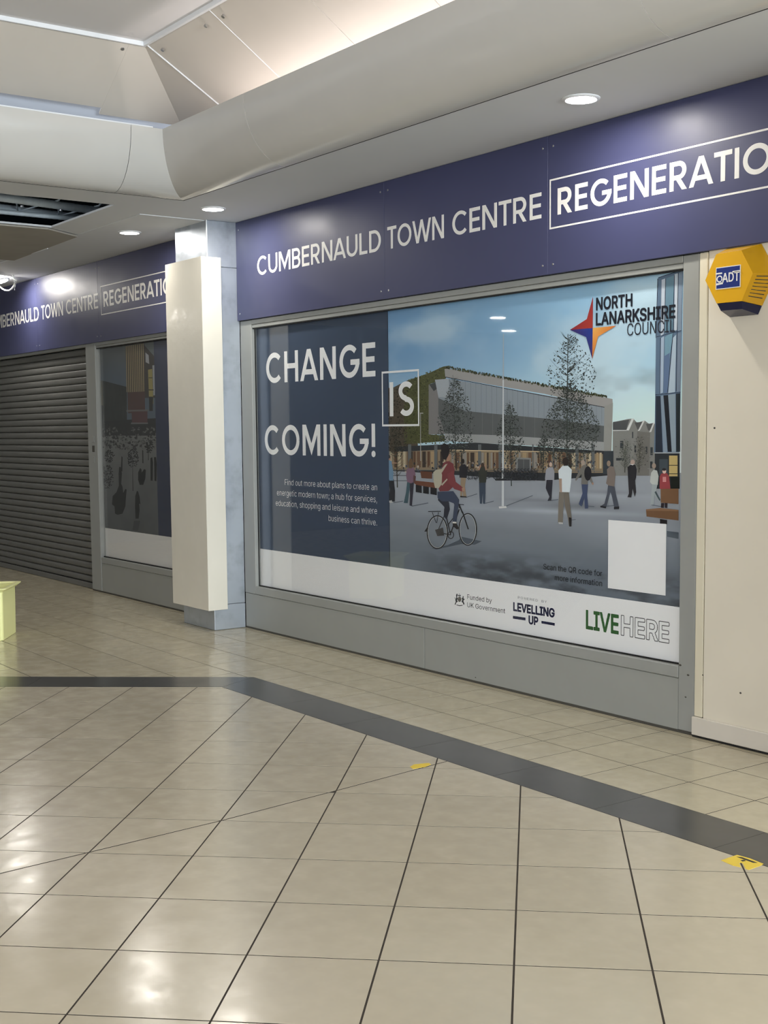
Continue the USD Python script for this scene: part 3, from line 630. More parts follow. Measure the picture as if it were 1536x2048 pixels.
for x, y, w_, h_ in ((835, 140, 28, 76), (940, 60, 10, 55), (800, 290, 70, 22), (960, 180, 16, 60), (1060, 190, 14, 60), (1100, 195, 22, 70), (1098, 320, 22, 60)): S.append((R(x, y, x+w_, y, x+w_, y+h_, x, y+h_), (52, 56, 60)))
for k in range(60):
    x, y = RNG.uniform(780, 1130), RNG.uniform(60, 400); S.append((R(x, y, x+18, y, x+18, y+5, x, y+5), tuple(np.array((112, 112, 108))*RNG.uniform(.82, 1.12))))
pr.add('printed_houses', S)
# left end trees, green wall, the civic building
S = [(B(118, 790, 200, 770, 330, 705, 420, 690, 420, 1500, 118, 1500), (72, 64, 54)), (D(78, 20, 130, 20, 130, 325, 78, 325), (110, 112, 112)),
     (B(120, 900, 165, 900, 165, 1120, 120, 1120), (118, 116, 112)), (D(78, 325, 240, 325, 240, 390, 78, 390), (66, 56, 58)),
     (B(300, 735, 350, 700, 520, 640, 640, 585, 700, 575, 665, 690, 520, 740, 515, 1180, 660, 1190, 655, 1240, 350, 1262, 300, 1262), (72, 74, 46))]
for k in range(1500):
    x, y = RNG.uniform(300, 680), RNG.uniform(580, 1260)
    if (x > 515 and 745 < y < 1170) or y < 700-(x-340)*.4: continue
    r = RNG.uniform(3, 9); S.append((B(*np.array(ell(x, y, r, r*.7, RNG.uniform(0, 3), 5)).ravel()), tuple(np.array((74, 76, 46))*RNG.uniform(.62, 1.22))))
for k in range(420):
    x, y = RNG.uniform(120, 330), RNG.uniform(770, 1330); r = RNG.uniform(3, 9)
    S.append((B(*np.array(ell(x, y, r, r, 0, 6)).ravel()), tuple(np.array((70, 62, 52))*RNG.uniform(.5, 1.25))))
pr.add('printed_green_wall', S)
G0, G1 = (110, 118, 124), (84, 88, 88)
S = [(B(515, 745, 665, 690, 660, 1180, 515, 1180), (112, 110, 110)), (B(520, 742, 670, 690, 700, 700, 560, 800), (62, 64, 66)),
     (B(600, 800, 670, 688, 1536, 835)+[(1211, 812), (1209, 852)]+B(1536, 1040, 840, 975, 600, 860), (126, 134, 141)),
     (B(600, 860, 840, 975, 1536, 1040)+[(1209, 852), (1208, 905)]+B(1536, 1215, 1150, 1190, 660, 1175, 600, 1000), (84, 87, 88)),
     (B(570, 700, 690, 690, 700, 860, 600, 850), (146, 152, 158))]
top = lambda x: 690+(x-670)*(835-690)/(1536-670); bot = lambda x: 975+(x-840)*(65/696.)
for k in range(30):
    x = 700+k*46
    if x > 2040: break
    S.append((ln(B(x, top(x))[0], B(x, bot(x))[0], .5), (96, 104, 112)))
    if k % 2 == 0: S.append((ln(B(x+10, bot(x))[0], B(x+10, bot(x)+190)[0], .45), (110, 112, 112)))
S += [(B(655, 605, 700, 603, 1536, 745)+[(1225, 798), (1226, 813), (1211, 816)]+B(1536, 825, 660, 675), (140, 138, 136)), (ln(B(660, 676)[0], (1211, 815), 1.3), (40, 42, 46)),
      ([(1209, 812), (1226, 806), (1223, 902), (1207, 902)], (134, 134, 130)),
      (B(655, 1172, 1150, 1188, 1536, 1213)+[(1208, 884), (1208, 902)]+B(1536, 1285, 880, 1252, 655, 1236), (140, 142, 142)),
      (D(180, 190, 620, 170, 880, 155, 1480, 195)+[(1208, 902), (1226, 902), (1227, 950)]+D(1480, 490, 130, 400), (44, 46, 50)),
      (D(130, 240, 600, 215, 1120, 228, 1536, 232)+[(1206, 908), (1206, 946)]+D(1536, 420, 1000, 410, 130, 392), (124, 110, 90))]
x = 130.
while x < 1990:
    w_ = RNG.uniform(9, 34); y0 = 232 if x > 600 else 222; c = [(84, 60, 46), (166, 154, 130), (54, 46, 42), (146, 126, 98), (96, 74, 58), (128, 124, 118)][RNG.integers(6)]
    S.append((D(x, y0+10, x+w_, y0+10, x+w_, y0+150, x, y0+150), c)); x += w_+RNG.uniform(2, 22)
for x in (290, 520, 905, 1085, 1380, 1560, 1760, 1900): S.append((D(x, 170, x+(28 if x % 3 else 12), 170, x+(28 if x % 3 else 12), 400, x, 395), (88, 92, 94)))
S.append((D(590, 215, 1120, 224, 1536, 230, 1536, 238, 1120, 232, 590, 224), (182, 164, 132)))
for k in range(240):                                                    # the blur of diners under the canopy
    x, y = RNG.uniform(230, 1960), RNG.uniform(320, 412); r = RNG.uniform(3, 9); c = [(40, 40, 44), (70, 62, 60), (168, 160, 148), (110, 96, 84), (60, 70, 84)][RNG.integers(5)]
    S.append((D(*np.array(ell(x, y, r, r*1.5, 0, 6)).ravel()), c))
S += [(D(1240, 285, 1370, 290, 1370, 400, 1240, 400), (118, 120, 120)), (D(1255, 300, 1358, 303, 1358, 400, 1255, 400), (74, 76, 78)), (ln(D(1305, 300)[0], D(1305, 400)[0], .6), (120, 122, 122)),
      ([(1208, 902), (1227, 902), (1227, 948), (1206, 948)], (52, 58, 64))]
for y in (440, 485): S.append((D(78, y, 300, y, 300, y+8, 78, y+8), (96, 100, 106)))
S.append((D(78, 392, 1990, 405, 1990, 409, 78, 397), (86, 88, 92)))
pr.add('printed_building', S)
S = []
for k in range(420):                                                    # planting along the roof edge
    f = RNG.uniform(0, 1); x, y = 892+f*322, 735+f*60-RNG.uniform(0, 4); r = RNG.uniform(.6, 1.5)
    S.append((ell(x, y+.8, r, r*1.9, RNG.uniform(-.4, .4), 5), tuple(np.array((58, 62, 40))*RNG.uniform(.5, 1.25))))
pr.add('printed_roof_planting', S)
# glazed tower on the right
S = [(Q2(1170, 112, 1388, 38)+[(1359, 905), (1308, 905)]+Q2(1140, 1400, 1150, 640), (86, 104, 124))]
for a in ((1200, 130, 1232, 118, 1222, 600, 1192, 625, 172, 180, 190), (1238, 118, 1312, 90, 1300, 560, 1228, 600, 96, 124, 140), (1315, 80, 1345, 72, 1335, 570, 1310, 580, 176, 184, 192), (1350, 70, 1384, 50, 1372, 575, 1340, 580, 120, 134, 150),
          (1195, 640, 1222, 625, 1212, 1120, 1185, 1130, 150, 164, 180), (1228, 630, 1300, 590, 1262, 880, 1225, 980, 108, 140, 156), (1300, 640, 1328, 610, 1318, 1115, 1258, 1125, 160, 174, 186), (1225, 800, 1272, 770, 1255, 1120, 1218, 1125, 88, 106, 134), (1340, 600, 1372, 590, 1366, 1110, 1330, 1115, 112, 124, 140),
          (1192, 1150, 1215, 1145, 1252, 1640, 1215, 1650, 120, 134, 148), (1258, 1140, 1320, 1130, 1325, 1640, 1290, 1640, 132, 146, 156), (1150, 1150, 1190, 1150, 1210, 1650, 1145, 1650, 40, 46, 58), (1216, 1145, 1256, 1142, 1288, 1640, 1254, 1640, 30, 32, 38), (1326, 1130, 1362, 1125, 1362, 1640, 1328, 1640, 36, 42, 46)):
    S.append((Q2(*a[:8]), a[8:]))
for p, q in (((1170, 112), (1388, 38)), ((1155, 632), (1375, 575)), ((1145, 1140), (1365, 1118)), ((1166, 120), (1150, 640)), ((1190, 640), (1185, 1130)), ((1236, 120), (1222, 600)), ((1312, 90), (1300, 590)), ((1300, 600), (1252, 1120)), ((1346, 70), (1328, 1110))): S.append((ln(Q2(*p)[0], Q2(*q)[0], 1.1), (34, 40, 56)))
S += [(R(1140, 248, 1358, 248, 1358, 560, 1140, 560), (42, 46, 50)), (R(1138, 240, 1360, 240, 1360, 250, 1138, 250), (150, 154, 156)), (R(1265, 268, 1340, 268, 1340, 450, 1265, 450), (176, 156, 104)), (R(1265, 350, 1340, 350, 1340, 356, 1265, 356), (60, 54, 44)),
      (R(1265, 425, 1340, 425, 1340, 431, 1265, 431), (60, 54, 44)), (R(1180, 300, 1255, 300, 1255, 440, 1180, 440), (62, 70, 76)), (R(1280, 455, 1358, 455, 1358, 560, 1280, 560), (26, 30, 26))]
pr.add('printed_tower', S)
# trees
def tree(base, top, crown, n, dark, leaf=(.55, 1.5), tw=2.):
    cx, cy, rx, ry = crown; S = [(ln(base, top, tw, .5), dark)]
    for k in range(46):
        f = RNG.uniform(.16, .97); p = np.array((base[0]+(top[0]-base[0])*f, base[1]+(top[1]-base[1])*f)); sd = RNG.choice([-1, 1]); L_ = rx*RNG.uniform(.3, .95)*(1.12-f*.85); up = RNG.uniform(.5, 1.2)
        m = p+[sd*L_*.5, -L_*up*.35]; q = p+[sd*L_, -L_*up]; S += [(ln(p, m, .7, .5), dark), (ln(m, q, .5, .25), dark)]
    for k in range(n):
        a, r = RNG.uniform(0, 2*math.pi), RNG.uniform(0, 1)**.6; y = cy+ry*r*math.sin(a); wv = 1-.6*max(0, (cy-y)/ry)
        x = cx+rx*r*math.cos(a)*wv+RNG.normal(0, 1.5); q = RNG.uniform(*leaf); S.append((ell(x, y, q*1.5, q*.8, RNG.uniform(-1.2, 1.2), 5), tuple(np.array(dark)*RNG.uniform(.65, 1.75))))
    return S
pr.add('printed_tree', tree((913, 940), (906, 750), (912, 838, 36, 82), 1150, (48, 52, 50)))
pr.add('printed_tree', tree((1023, 972), (1019, 800), (1020, 866, 27, 62), 620, (46, 50, 48)))
pr.add('printed_tree', tree((1133, 1010), (1136, 668), (1142, 850, 58, 84), 2100, (46, 50, 47), tw=3)+tree((1134, 800), (1137, 668), (1143, 745, 50, 78), 520, (40, 44, 43)))
pr.add('printed_tree', tree((795, 975), (792, 860), (793, 880, 22, 34), 300, (46, 44, 38)))
pr.add('printed_tree', tree((1086, 945), (1088, 880), (1088, 895, 16, 26), 220, (46, 50, 48)))
pr.add('printed_tree', tree((1250, 945), (1251, 890), (1252, 905, 14, 30), 170, (70, 72, 66), leaf=(.5, 1.1)))
pr.add('printed_tree', tree((1278, 945), (1281, 885), (1281, 905, 14, 34), 170, (74, 74, 68), leaf=(.5, 1.1)))
pr.add('printed_lamp_post', [(ln((1007.5, 668), (1006.2, 1012), 1.3, 4.6), (158, 166, 172)), (ln((1007.0, 760), (1006.2, 1012), 2.4, 4.6), (182, 186, 188)), ([(998, 1013), (1013, 1012), (1014, 1016), (999, 1017)], (196, 196, 194)), (ln((1013, 1012), (1066, 991), 1.2), (84, 90, 98))])
pr.add('printed_lamp_post', [(ln((841.5, 827), (842, 922), 1.2, 1.6), (150, 150, 146)), (ln((840.5, 826.4), (847, 826.4), 1.6), (170, 170, 166))])
# bicycles parked in the rack
S = [(D(1050, 470, 1440, 470, 1436, 486, 1060, 488), (40, 42, 46))]
def wheel(cx, cy, rx, ry, w_, c, n=28):
    o = Polygon([pr.pt(p) for p in ell(cx, cy, rx, ry, 0, n)]); i = Polygon([pr.pt(p) for p in ell(cx, cy, rx-w_, ry-w_, 0, n)]); return (o.difference(i), c)
for k in range(15):
    x = 1000+k*29.5 if k > 1 else 840+k*50; cx, cy = D(x, 440)[0]; S += [wheel(cx, cy, 5.2, 8.6, 1.1, (36, 38, 42)), (ln((cx-3, cy-11), (cx+3, cy-2), 1.5), (40, 42, 46)), (ln((cx-4, cy-12), (cx+1, cy-13), 1.2), (44, 46, 50))]
for k in range(260):
    x, y = (RNG.uniform(1130, 1435) if k % 4 else RNG.uniform(810, 1120)), RNG.uniform(392, 480); a = RNG.uniform(0, 3.14); L_ = RNG.uniform(1.5, 4); p = np.array(D(x, y)[0]); v = np.array((math.cos(a), math.sin(a)))*L_
    S.append((ln(p-v, p+v, .7), tuple(np.array((44, 46, 50))*RNG.uniform(.7, 1.6))))
pr.add('printed_cycle_rack', S)
BR = (98, 62, 48)
pr.add('printed_bench', [(D(360, 525, 412, 525, 412, 597, 360, 588), (30, 30, 34)), (D(425, 530, 475, 535, 475, 606, 425, 598), (30, 30, 34)), (D(490, 545, 545, 548, 545, 616, 490, 606), (30, 30, 34)), (D(345, 487, 520, 505, 542, 520, 542, 556, 365, 525, 345, 510), BR), (D(400, 405, 505, 412, 503, 472, 410, 466), (90, 58, 46))])
pr.add('printed_bench', [(R(1188, 825, 1250, 835, 1250, 872, 1188, 866), (34, 30, 32)), (R(1250, 930, 1350, 942, 1350, 1000, 1250, 980), (76, 84, 92)), (R(1065, 740, 1190, 728, 1350, 745, 1350, 838, 1070, 803), (104, 76, 54)), (R(1065, 740, 1190, 728, 1350, 745, 1350, 756, 1068, 752), (124, 94, 70)), (R(1193, 560, 1350, 558, 1350, 694, 1195, 682), (108, 80, 58))])
# people
SK = (150, 118, 100)
def man(c, shapes, shadow=None):
    S = []
    if shadow: S.append((ln(*shadow), (86, 92, 100)))
    for a, col_ in shapes:
        if len(a) == 4: (x, y), = c(a[0], a[1]); S.append((ell(x, y, a[2]/4.389, a[3]/4.389, 0, 14), col_))
        else: S.append((c(*a), col_))
    pr.add('printed_person', S)
man(D, [((125, 480, 166, 475, 178, 580, 176, 672, 126, 672, 132, 570), (40, 42, 48)), ((126, 665, 150, 660, 158, 684, 130, 684), (170, 170, 168)), ((106, 330, 125, 308, 148, 318, 165, 420, 160, 470, 166, 488, 130, 488, 110, 430), (98, 126, 150)), ((150, 326, 195, 330, 195, 338, 150, 340), SK), ((128, 288, 14, 20), SK), ((124, 278, 14, 16), (46, 42, 42))], (D(165, 682)[0], D(250, 668)[0], 1.6))
man(D, [((285, 500, 318, 500, 300, 600, 290, 686, 255, 684, 275, 590), (62, 84, 92)), ((308, 500, 345, 500, 335, 620, 326, 712, 306, 706, 310, 620), (50, 48, 58)), ((282, 385, 312, 365, 345, 378, 358, 430, 352, 498, 318, 512, 285, 500, 275, 440), (112, 88, 104)), ((340, 440, 362, 450, 356, 505, 338, 500), (86, 62, 60)), ((297, 330, 310, 292, 328, 300, 334, 350, 326, 380, 300, 378), (96, 74, 54))], (D(326, 712)[0], D(470, 684)[0], 1.8))
man(D, [((757, 455, 803, 460, 792, 540, 806, 632, 778, 632, 772, 560, 768, 625, 750, 628), (134, 118, 98)), ((742, 370, 762, 345, 795, 345, 816, 380, 808, 465, 745, 462), (38, 38, 44)), ((775, 318, 13, 22), (40, 36, 36)), ((750, 622, 806, 626, 806, 636, 752, 634), (40, 38, 40))], (D(800, 636)[0], D(900, 604)[0], 1.4))
man(D, [((916, 500, 972, 498, 972, 600, 968, 690, 952, 690, 948, 600, 940, 692, 924, 690, 918, 590), (56, 66, 80)), ((908, 390, 930, 360, 970, 362, 988, 400, 976, 505, 918, 508), (52, 54, 50)), ((905, 392, 928, 345, 938, 355, 918, 400), SK), ((985, 395, 970, 345, 962, 352, 974, 400), SK), ((947, 352, 15, 20), (62, 50, 44))], (D(960, 690)[0], D(1045, 668)[0], 1.5))
man(R, [((193, 478, 247, 478, 240, 570, 236, 640, 232, 664, 200, 666, 218, 630, 185, 555), (46, 46, 54)), ((188, 390, 215, 370, 248, 372, 262, 410, 258, 520, 246, 522, 246, 482, 194, 482, 184, 500, 178, 470), (138, 140, 148)), ((228, 346, 13, 20), (176, 156, 142))], (R(232, 662)[0], R(295, 654)[0], 1.4))
man(R, [((303, 582, 348, 588, 340, 720, 334, 858, 292, 858, 296, 700), (112, 106, 98)), ((342, 585, 386, 585, 398, 700, 412, 812, 404, 888, 388, 884, 378, 812, 352, 700), (104, 98, 90)), ((388, 810, 412, 815, 410, 890, 392, 892), (34, 32, 34)), ((296, 852, 336, 856, 336, 870, 300, 868), (170, 170, 168)), ((296, 400, 330, 360, 380, 358, 414, 392, 408, 500, 396, 590, 306, 588, 308, 490, 300, 470), (192, 200, 204)), ((300, 470, 326, 470, 328, 590, 308, 588), (150, 130, 116)), ((358, 318, 26, 34), (46, 40, 38))], (R(400, 835)[0], R(448, 830)[0], 1.4))
man(R, [((498, 510, 556, 515, 548, 610, 558, 732, 528, 734, 524, 640, 500, 716, 474, 694, 508, 600), (60, 70, 96)), ((488, 380, 520, 350, 552, 360, 580, 440, 604, 515, 594, 524, 560, 470, 552, 522, 496, 520, 500, 430, 450, 492, 443, 478), (104, 102, 98)), ((555, 425, 32, 64), (36, 36, 42)), ((512, 330, 18, 24), (150, 136, 124)), ((590, 505, 605, 505, 602, 526, 592, 522), SK)], (R(556, 712)[0], R(612, 716)[0], 1.8))
man(R, [((732, 530, 788, 530, 800, 600, 828, 722, 790, 738, 762, 610, 752, 590, 716, 724, 664, 714, 700, 690, 724, 600), (70, 74, 84)), ((664, 708, 716, 716, 712, 732, 664, 722), (36, 36, 42)), ((784, 720, 830, 714, 828, 738, 784, 740), (36, 36, 42)), ((722, 390, 750, 360, 782, 366, 798, 430, 788, 540, 735, 530, 714, 512, 726, 450), (112, 102, 96)), ((738, 338, 17, 26), (134, 118, 104))], (R(720, 712)[0], R(800, 706)[0], 1.6))
man(R, [((908, 470, 968, 468, 978, 590, 966, 630, 948, 560, 936, 636, 902, 634, 916, 600), (44, 42, 46)), ((903, 370, 930, 348, 972, 350, 984, 390, 978, 460, 968, 494, 908, 470), (40, 40, 44)), ((948, 326, 20, 22), (160, 140, 130)), ((922, 346, 960, 344, 950, 354), (190, 190, 190))])
man(R, [((1118, 515, 1166, 520, 1152, 590, 1192, 660, 1180, 672, 1140, 620, 1132, 700, 1104, 700, 1112, 600), (146, 154, 156)), ((1140, 590, 1152, 580, 1192, 655, 1184, 668), (70, 82, 86)), ((1110, 420, 1132, 392, 1162, 400, 1176, 450, 1168, 525, 1116, 520, 1100, 500), (170, 174, 170)), ((1135, 358, 18, 24), (146, 130, 118))], (R(1110, 700)[0], R(1200, 716)[0], 1.4))
man(R, [((1198, 685, 1224, 685, 1222, 728, 1196, 726), (44, 36, 42)), ((1228, 685, 1254, 685, 1252, 728, 1230, 726), (44, 36, 42)), ((1186, 450, 1200, 425, 1250, 422, 1268, 450, 1280, 560, 1250, 560, 1198, 562, 1184, 560), (138, 62, 66)), ((1212, 455, 1242, 455, 1242, 500, 1212, 500), (190, 130, 130)), ((1226, 405, 17, 22), (196, 168, 156)), ((1224, 390, 18, 12), (36, 34, 36))])
# cyclist and bicycle
S = [(D(500, 1080, 640, 1055, 740, 1010, 760, 980, 940, 1020, 880, 1050, 760, 1045, 620, 1075, 540, 1094), (72, 80, 90))]
for (x, y, rx, ry) in ((550, 940, 93, 148), (818, 916, 81, 143)):
    (cx, cy), = D(x, y); S += [wheel(cx, cy, rx/4.389, ry/4.389, 2.2, (28, 28, 32), 40), wheel(cx, cy, rx/4.389-2.1, ry/4.389-2.1, .8, (176, 178, 178), 40)]
for p, q, w_ in (((550, 940), (668, 965), 1.6), ((668, 965), (612, 740), 1.8), ((668, 950), (742, 740), 2.2), ((610, 800), (550, 940), 1.4), ((742, 700), (770, 770), 2.4), ((770, 760), (822, 915), 2.2), ((640, 880), (735, 760), 1.6), ((696, 692), (784, 700), 1.4), ((738, 690), (745, 730), 1.6), ((470, 760), (582, 758), 1.5), ((505, 765), (540, 860), 1.), ((560, 765), (545, 860), 1.)): S.append((ln(D(*p)[0], D(*q)[0], w_), (34, 34, 38)))
(cx, cy), = D(668, 965); S += [wheel(cx, cy, 6.4, 8, 1.6, (40, 40, 44)), (D(592, 676, 650, 678, 640, 700, 600, 700), (30, 30, 34)), (D(436, 935, 462, 895, 470, 905, 458, 935), (36, 34, 36)), (D(530, 920, 600, 900, 610, 970, 550, 975), (58, 58, 60))]
pr.add('printed_bicycle', S)
pr.add('printed_person', [(D(560, 590, 640, 600, 660, 740, 632, 832, 606, 800, 612, 720, 556, 660), (44, 46, 56)), (D(552, 585, 690, 580, 742, 655, 738, 700, 716, 862, 682, 858, 700, 690, 650, 670, 590, 670, 552, 640), (58, 66, 84)), (D(680, 850, 716, 855, 738, 905, 724, 918, 690, 890), (38, 36, 40)), (D(684, 848, 716, 850, 718, 864, 684, 862), (190, 186, 180)),
    (D(586, 390, 604, 330, 650, 316, 690, 340, 702, 400, 692, 470, 692, 540, 650, 578, 570, 582, 556, 540, 570, 470), (106, 54, 58)), (D(640, 430, 690, 400, 712, 500, 784, 556, 780, 588, 700, 562, 650, 510), (114, 58, 62)), (D(765, 552, 790, 548, 790, 580, 768, 586), SK), (D(642, 240, 668, 262, 668, 300, 650, 318, 628, 318), SK),
    (D(514, 415, 540, 392, 580, 388, 592, 440, 588, 520, 562, 556, 530, 552, 518, 500), (160, 156, 140)), (D(575, 400, 620, 345, 640, 340, 590, 420), (158, 152, 136)), (D(586, 520, 634, 470, 640, 480, 592, 534), (158, 152, 136)), (D(582, 180, 610, 160, 645, 175, 660, 215, 650, 262, 626, 306, 600, 300, 584, 250), (34, 32, 34))])
# navy text panel and white base band
pr.k = KMAIN
def navy_f(x, z): n = fb(x, z, .8, 2, 2); return mixc((50, 61, 77), (45, 55, 73), n)
pr.sheet('navy_panel', X0, XM, ZB-.002, 2.26, 12, 12, navy_f)
pr.add('white_band', [(sbox(X0, FZ0-.008, X1, ZB), (199, 199, 198))])
WH = (226, 224, 218)
def px_word(s_, pl_, pr_, zt, zb_, t, gap=.13):
    a, b = wall_pt(*pl_, YP), wall_pt(*pr_, YP); return word(s_, a[0], b[0], zb_, zt-zb_, YP, t=t, gap=gap)
zz = lambda px, py: wall_pt(px, py, YP)[2]
pr.lay('lettering', px_word('CHANGE', (533, 740), (751.4, 720), zz(751, 684), zz(751, 752.6), .165, .17), WH, 'white word CHANGE')
pr.lay('lettering', px_word('IS', (779.9, 798), (828.6, 798), zz(784, 764.2), zz(784, 832.6), .155, .22), WH, 'white word IS')
pr.lay('lettering', px_word('COMING!', (530.3, 880), (751.6, 880), zz(751, 847.2), zz(751, 914), .165, .17), WH, 'white word COMING!')
a, b = wall_pt(765, 853, YP), wall_pt(838.6, 738, YP); fr = sbox(a[0], a[2], b[0], b[2]); fr = fr.difference(sbox(a[0]+.013, a[2]+.013, b[0]-.013, b[2]-.013)); pr.add('border', [(fr, WH)])
def px_text(s_, l, r, cap, bold=False):                                 # l, r: pixels of the two ends of the baseline; cap height in pixels at the left
    a, b = wall_pt(*l, YP), wall_pt(*r, YP); h = wall_pt(l[0], l[1]-cap, YP)[2]-a[2]; return text(s_, a[0], b[0], (a[2]+b[2])/2, h, YP, bold)
def outline(ms):                                                        # the front faces of lettering meshes as one flat shape
    P = []
    for m in ms:
        k = m.face_normals[:, 1] < -.5; P += [Polygon(m.vertices[f][:, [0, 2]]).buffer(2e-5) for f in m.faces[k]]
    return unary_union(P)
pt_ = [px_text('Find out more about plans to create an', (570.3, 971), (755, 979.5), 11.6), px_text('energetic modern town; a hub for services,', (554.5, 992), (755, 1003), 11.6), px_text('education, shopping and leisure and where', (552.3, 1012.5), (755, 1026.5), 11.6), px_text('business can thrive.', (657.8, 1041.5), (755, 1051.5), 12)]
pr.add('lettering', [(outline(pt_).buffer(-.0007), (214, 216, 218))], 'small white paragraph')
BK = (24, 26, 34)
for w_ in (px_text('NORTH', (1193, 619.5), (1265.3, 612.5), 23.5, True), px_text('LANARKSHIRE', (1192.5, 648.8), (1351, 637), 23.5, True)): pr.add('council_lettering', [(outline([w_]).buffer(.0009, join_style='mitre'), BK)], 'black bold word of the council name')
pr.lay('council_lettering', [px_text('COUNCIL', (1255, 671), (1350.3, 664), 24)], (40, 42, 50), 'thin black word COUNCIL')
ce_ = pr.pt((1186, 656)); pr.k = .62*KMAIN
def grad(c0, c1, R_=.2): return lambda x, z: tuple(np.array(c0)+(np.array(c1)-np.array(c0))*min(1, math.hypot(x-ce_[0], z-ce_[1])/R_))
pr.add('council_star', [([(1186.7, 593.5), (1186.2, 656), (1140.7, 659.8), (1174.5, 638)], grad((176, 62, 48), (140, 42, 56))), ([(1140.7, 659.8), (1186.2, 656), (1185.2, 717.5), (1173, 674.2)], grad((40, 66, 150), (70, 44, 92))), ([(1186.2, 656), (1233.3, 651.6), (1197, 673), (1185.2, 717.5)], grad((246, 178, 92), (200, 96, 40)))], 'four pointed star in red, blue and orange')
pr.k = KMAIN
pr.lay('scan_lettering', [px_text('Scan the QR code for', (1087.6, 1139), (1205, 1152), 11, False), px_text('more information', (1110.4, 1161.5), (1205, 1171), 11, False)], (22, 24, 28), 'black note beside the white card')
qa, qb = pr.pt((1216.5, 1176)), pr.pt((1333.5, 1048)); pr.add('white_card', [(sbox(qa[0], qa[1], qb[0], qb[1]), (208, 208, 206))])
DK = (44, 46, 50)
pr.lay('funding_lettering', [px_text('Funded by', (935.3, 1198), (984.3, 1206), 9.4), px_text('UK Government', (935.3, 1214), (1011, 1226.6), 9.4)], DK)
K = crop(890, 1180, 6.4); S = []                                        # small coat of arms: crown, shield, two rampant beasts, scroll
S += [(K(*np.array(ell(190, 118, 24, 34, 0, 14)).ravel()), (96, 92, 86)), (ln(K(190, 84)[0], K(190, 152)[0], .7), DK), (ln(K(166, 118)[0], K(214, 118)[0], .7), DK), (K(172, 78, 178, 58, 190, 70, 202, 58, 208, 80), DK), (K(*np.array(ell(190, 52, 5, 6, 0, 8)).ravel()), DK), (K(150, 185, 190, 196, 232, 190, 228, 200, 190, 206, 152, 194), DK),
      (K(150, 52, 162, 46, 168, 70, 158, 84, 168, 110, 158, 130, 168, 150, 150, 160, 140, 190, 128, 184, 142, 150, 136, 120, 150, 96, 146, 72), DK), (K(232, 76, 244, 80, 240, 98, 250, 120, 240, 140, 254, 176, 244, 194, 232, 164, 216, 150, 226, 124, 218, 108, 230, 96), DK), (K(126, 96, 140, 104, 138, 110, 126, 104), DK), (K(256, 112, 246, 120, 248, 128, 258, 120), DK)]
pr.add('coat_of_arms', S)
pw = 'POWERED BY'; ms = []
for i, ch in enumerate(pw):
    if ch == ' ': continue
    f = i/(len(pw)-1); x = 1038.5+f*(1092-1038.5); y = 1197+f*8.6; ms.append(px_text(ch, (x-2, y), (x+2.2, y+.4), 4.6))
pr.lay('levelling_lettering', ms, (90, 92, 96))
NV = (28, 30, 52)
for w_ in (px_text('LEVELLING', (1027.5, 1221), (1109.5, 1234), 15.6, True), px_text('UP', (1058.3, 1247), (1076.8, 1250), 15.4, True)): pr.add('levelling_lettering', [(outline([w_]).buffer(.0018, join_style='mitre'), NV)])
for d_ in ([(1026.7, 1231.6), (1051.7, 1235.2), (1051.7, 1240.8), (1026.7, 1237.2)], [(1083.8, 1241.6), (1110.3, 1246), (1110.3, 1251.4), (1083.8, 1246.6)]): pr.add('dash', [(d_, NV)])
lv = px_text('LIVE', (1172.8, 1256.8), (1237.8, 1267.3), 35.6, True); pr.add('live_lettering', [(outline([lv]).buffer(.0012, join_style='mitre'), (38, 74, 38))], 'green word LIVE')
hm = px_text('HERE', (1243.2, 1267.8), (1338.5, 1286), 37, True); keep = hm.face_normals[:, 1] < -.5
hp = unary_union([Polygon(hm.vertices[f][:, [0, 2]]).buffer(1e-5) for f in hm.faces[keep]]); hp = hp.simplify(.0008).buffer(.0032, join_style='mitre')
pr.add('here_lettering', [(hp.difference(hp.buffer(-.0042)), (70, 72, 72))], 'outlined word HERE')

# ------------------------------------------------------------------ narrow poster left of the pillar
p2 = thing('window_poster', 'narrow printed poster beside the shutter, tower picture over a white band', 'poster', (-10.0, YP, FZ0)); PL2 = (-10.0, YP, FZ0)
pq = Print(p2, KLEFT, PL2)
E4 = crop(180, 740, 4.876); T8 = crop(180, 620, 8.533)
x0, x1 = -11.152, -8.95; xn = wall_pt(313, 900, YP)[0]
def sk2(x, z): t = (z-1.7)/.6; c = mixc((84, 88, 90), (78, 88, 100), sstep(.1, .6, 1-t)); return c*(1+.2*(fb(x, z, 3, 4, 4)[:, None]-.5))
def gd2(x, z): t = (1.5-z)/.9; c = mixc((104, 104, 103), (76, 78, 79), sstep(0, 1, t)); return c*(1+.2*(fb(x*1.5, z*2, 3, 14, 4)[:, None]-.5))
pq.sheet('printed_sky', x0, xn, 1.5, 2.28, 40, 40, sk2)
pq.sheet('printed_square', x0, xn, .60, 1.5, 40, 50, gd2)
S = [(E4(70, 100, 128, 105, 360, 165, 360, 520, 660, 480, 660, 600, 90, 620), (44, 46, 46)), (E4(90, 500, 640, 470, 640, 640, 90, 640), (40, 40, 42)), (E4(78, 105, 122, 105, 130, 345, 84, 348), (82, 80, 66)), (E4(96, 150, 108, 150, 118, 340, 104, 342), (104, 96, 62))]
for k in range(16): S.append((ln(E4(140+14*k, 120+3.4*k)[0], E4(148+14*k, 480)[0], .4), (52, 54, 54)))
pq.add('printed_hall', S)
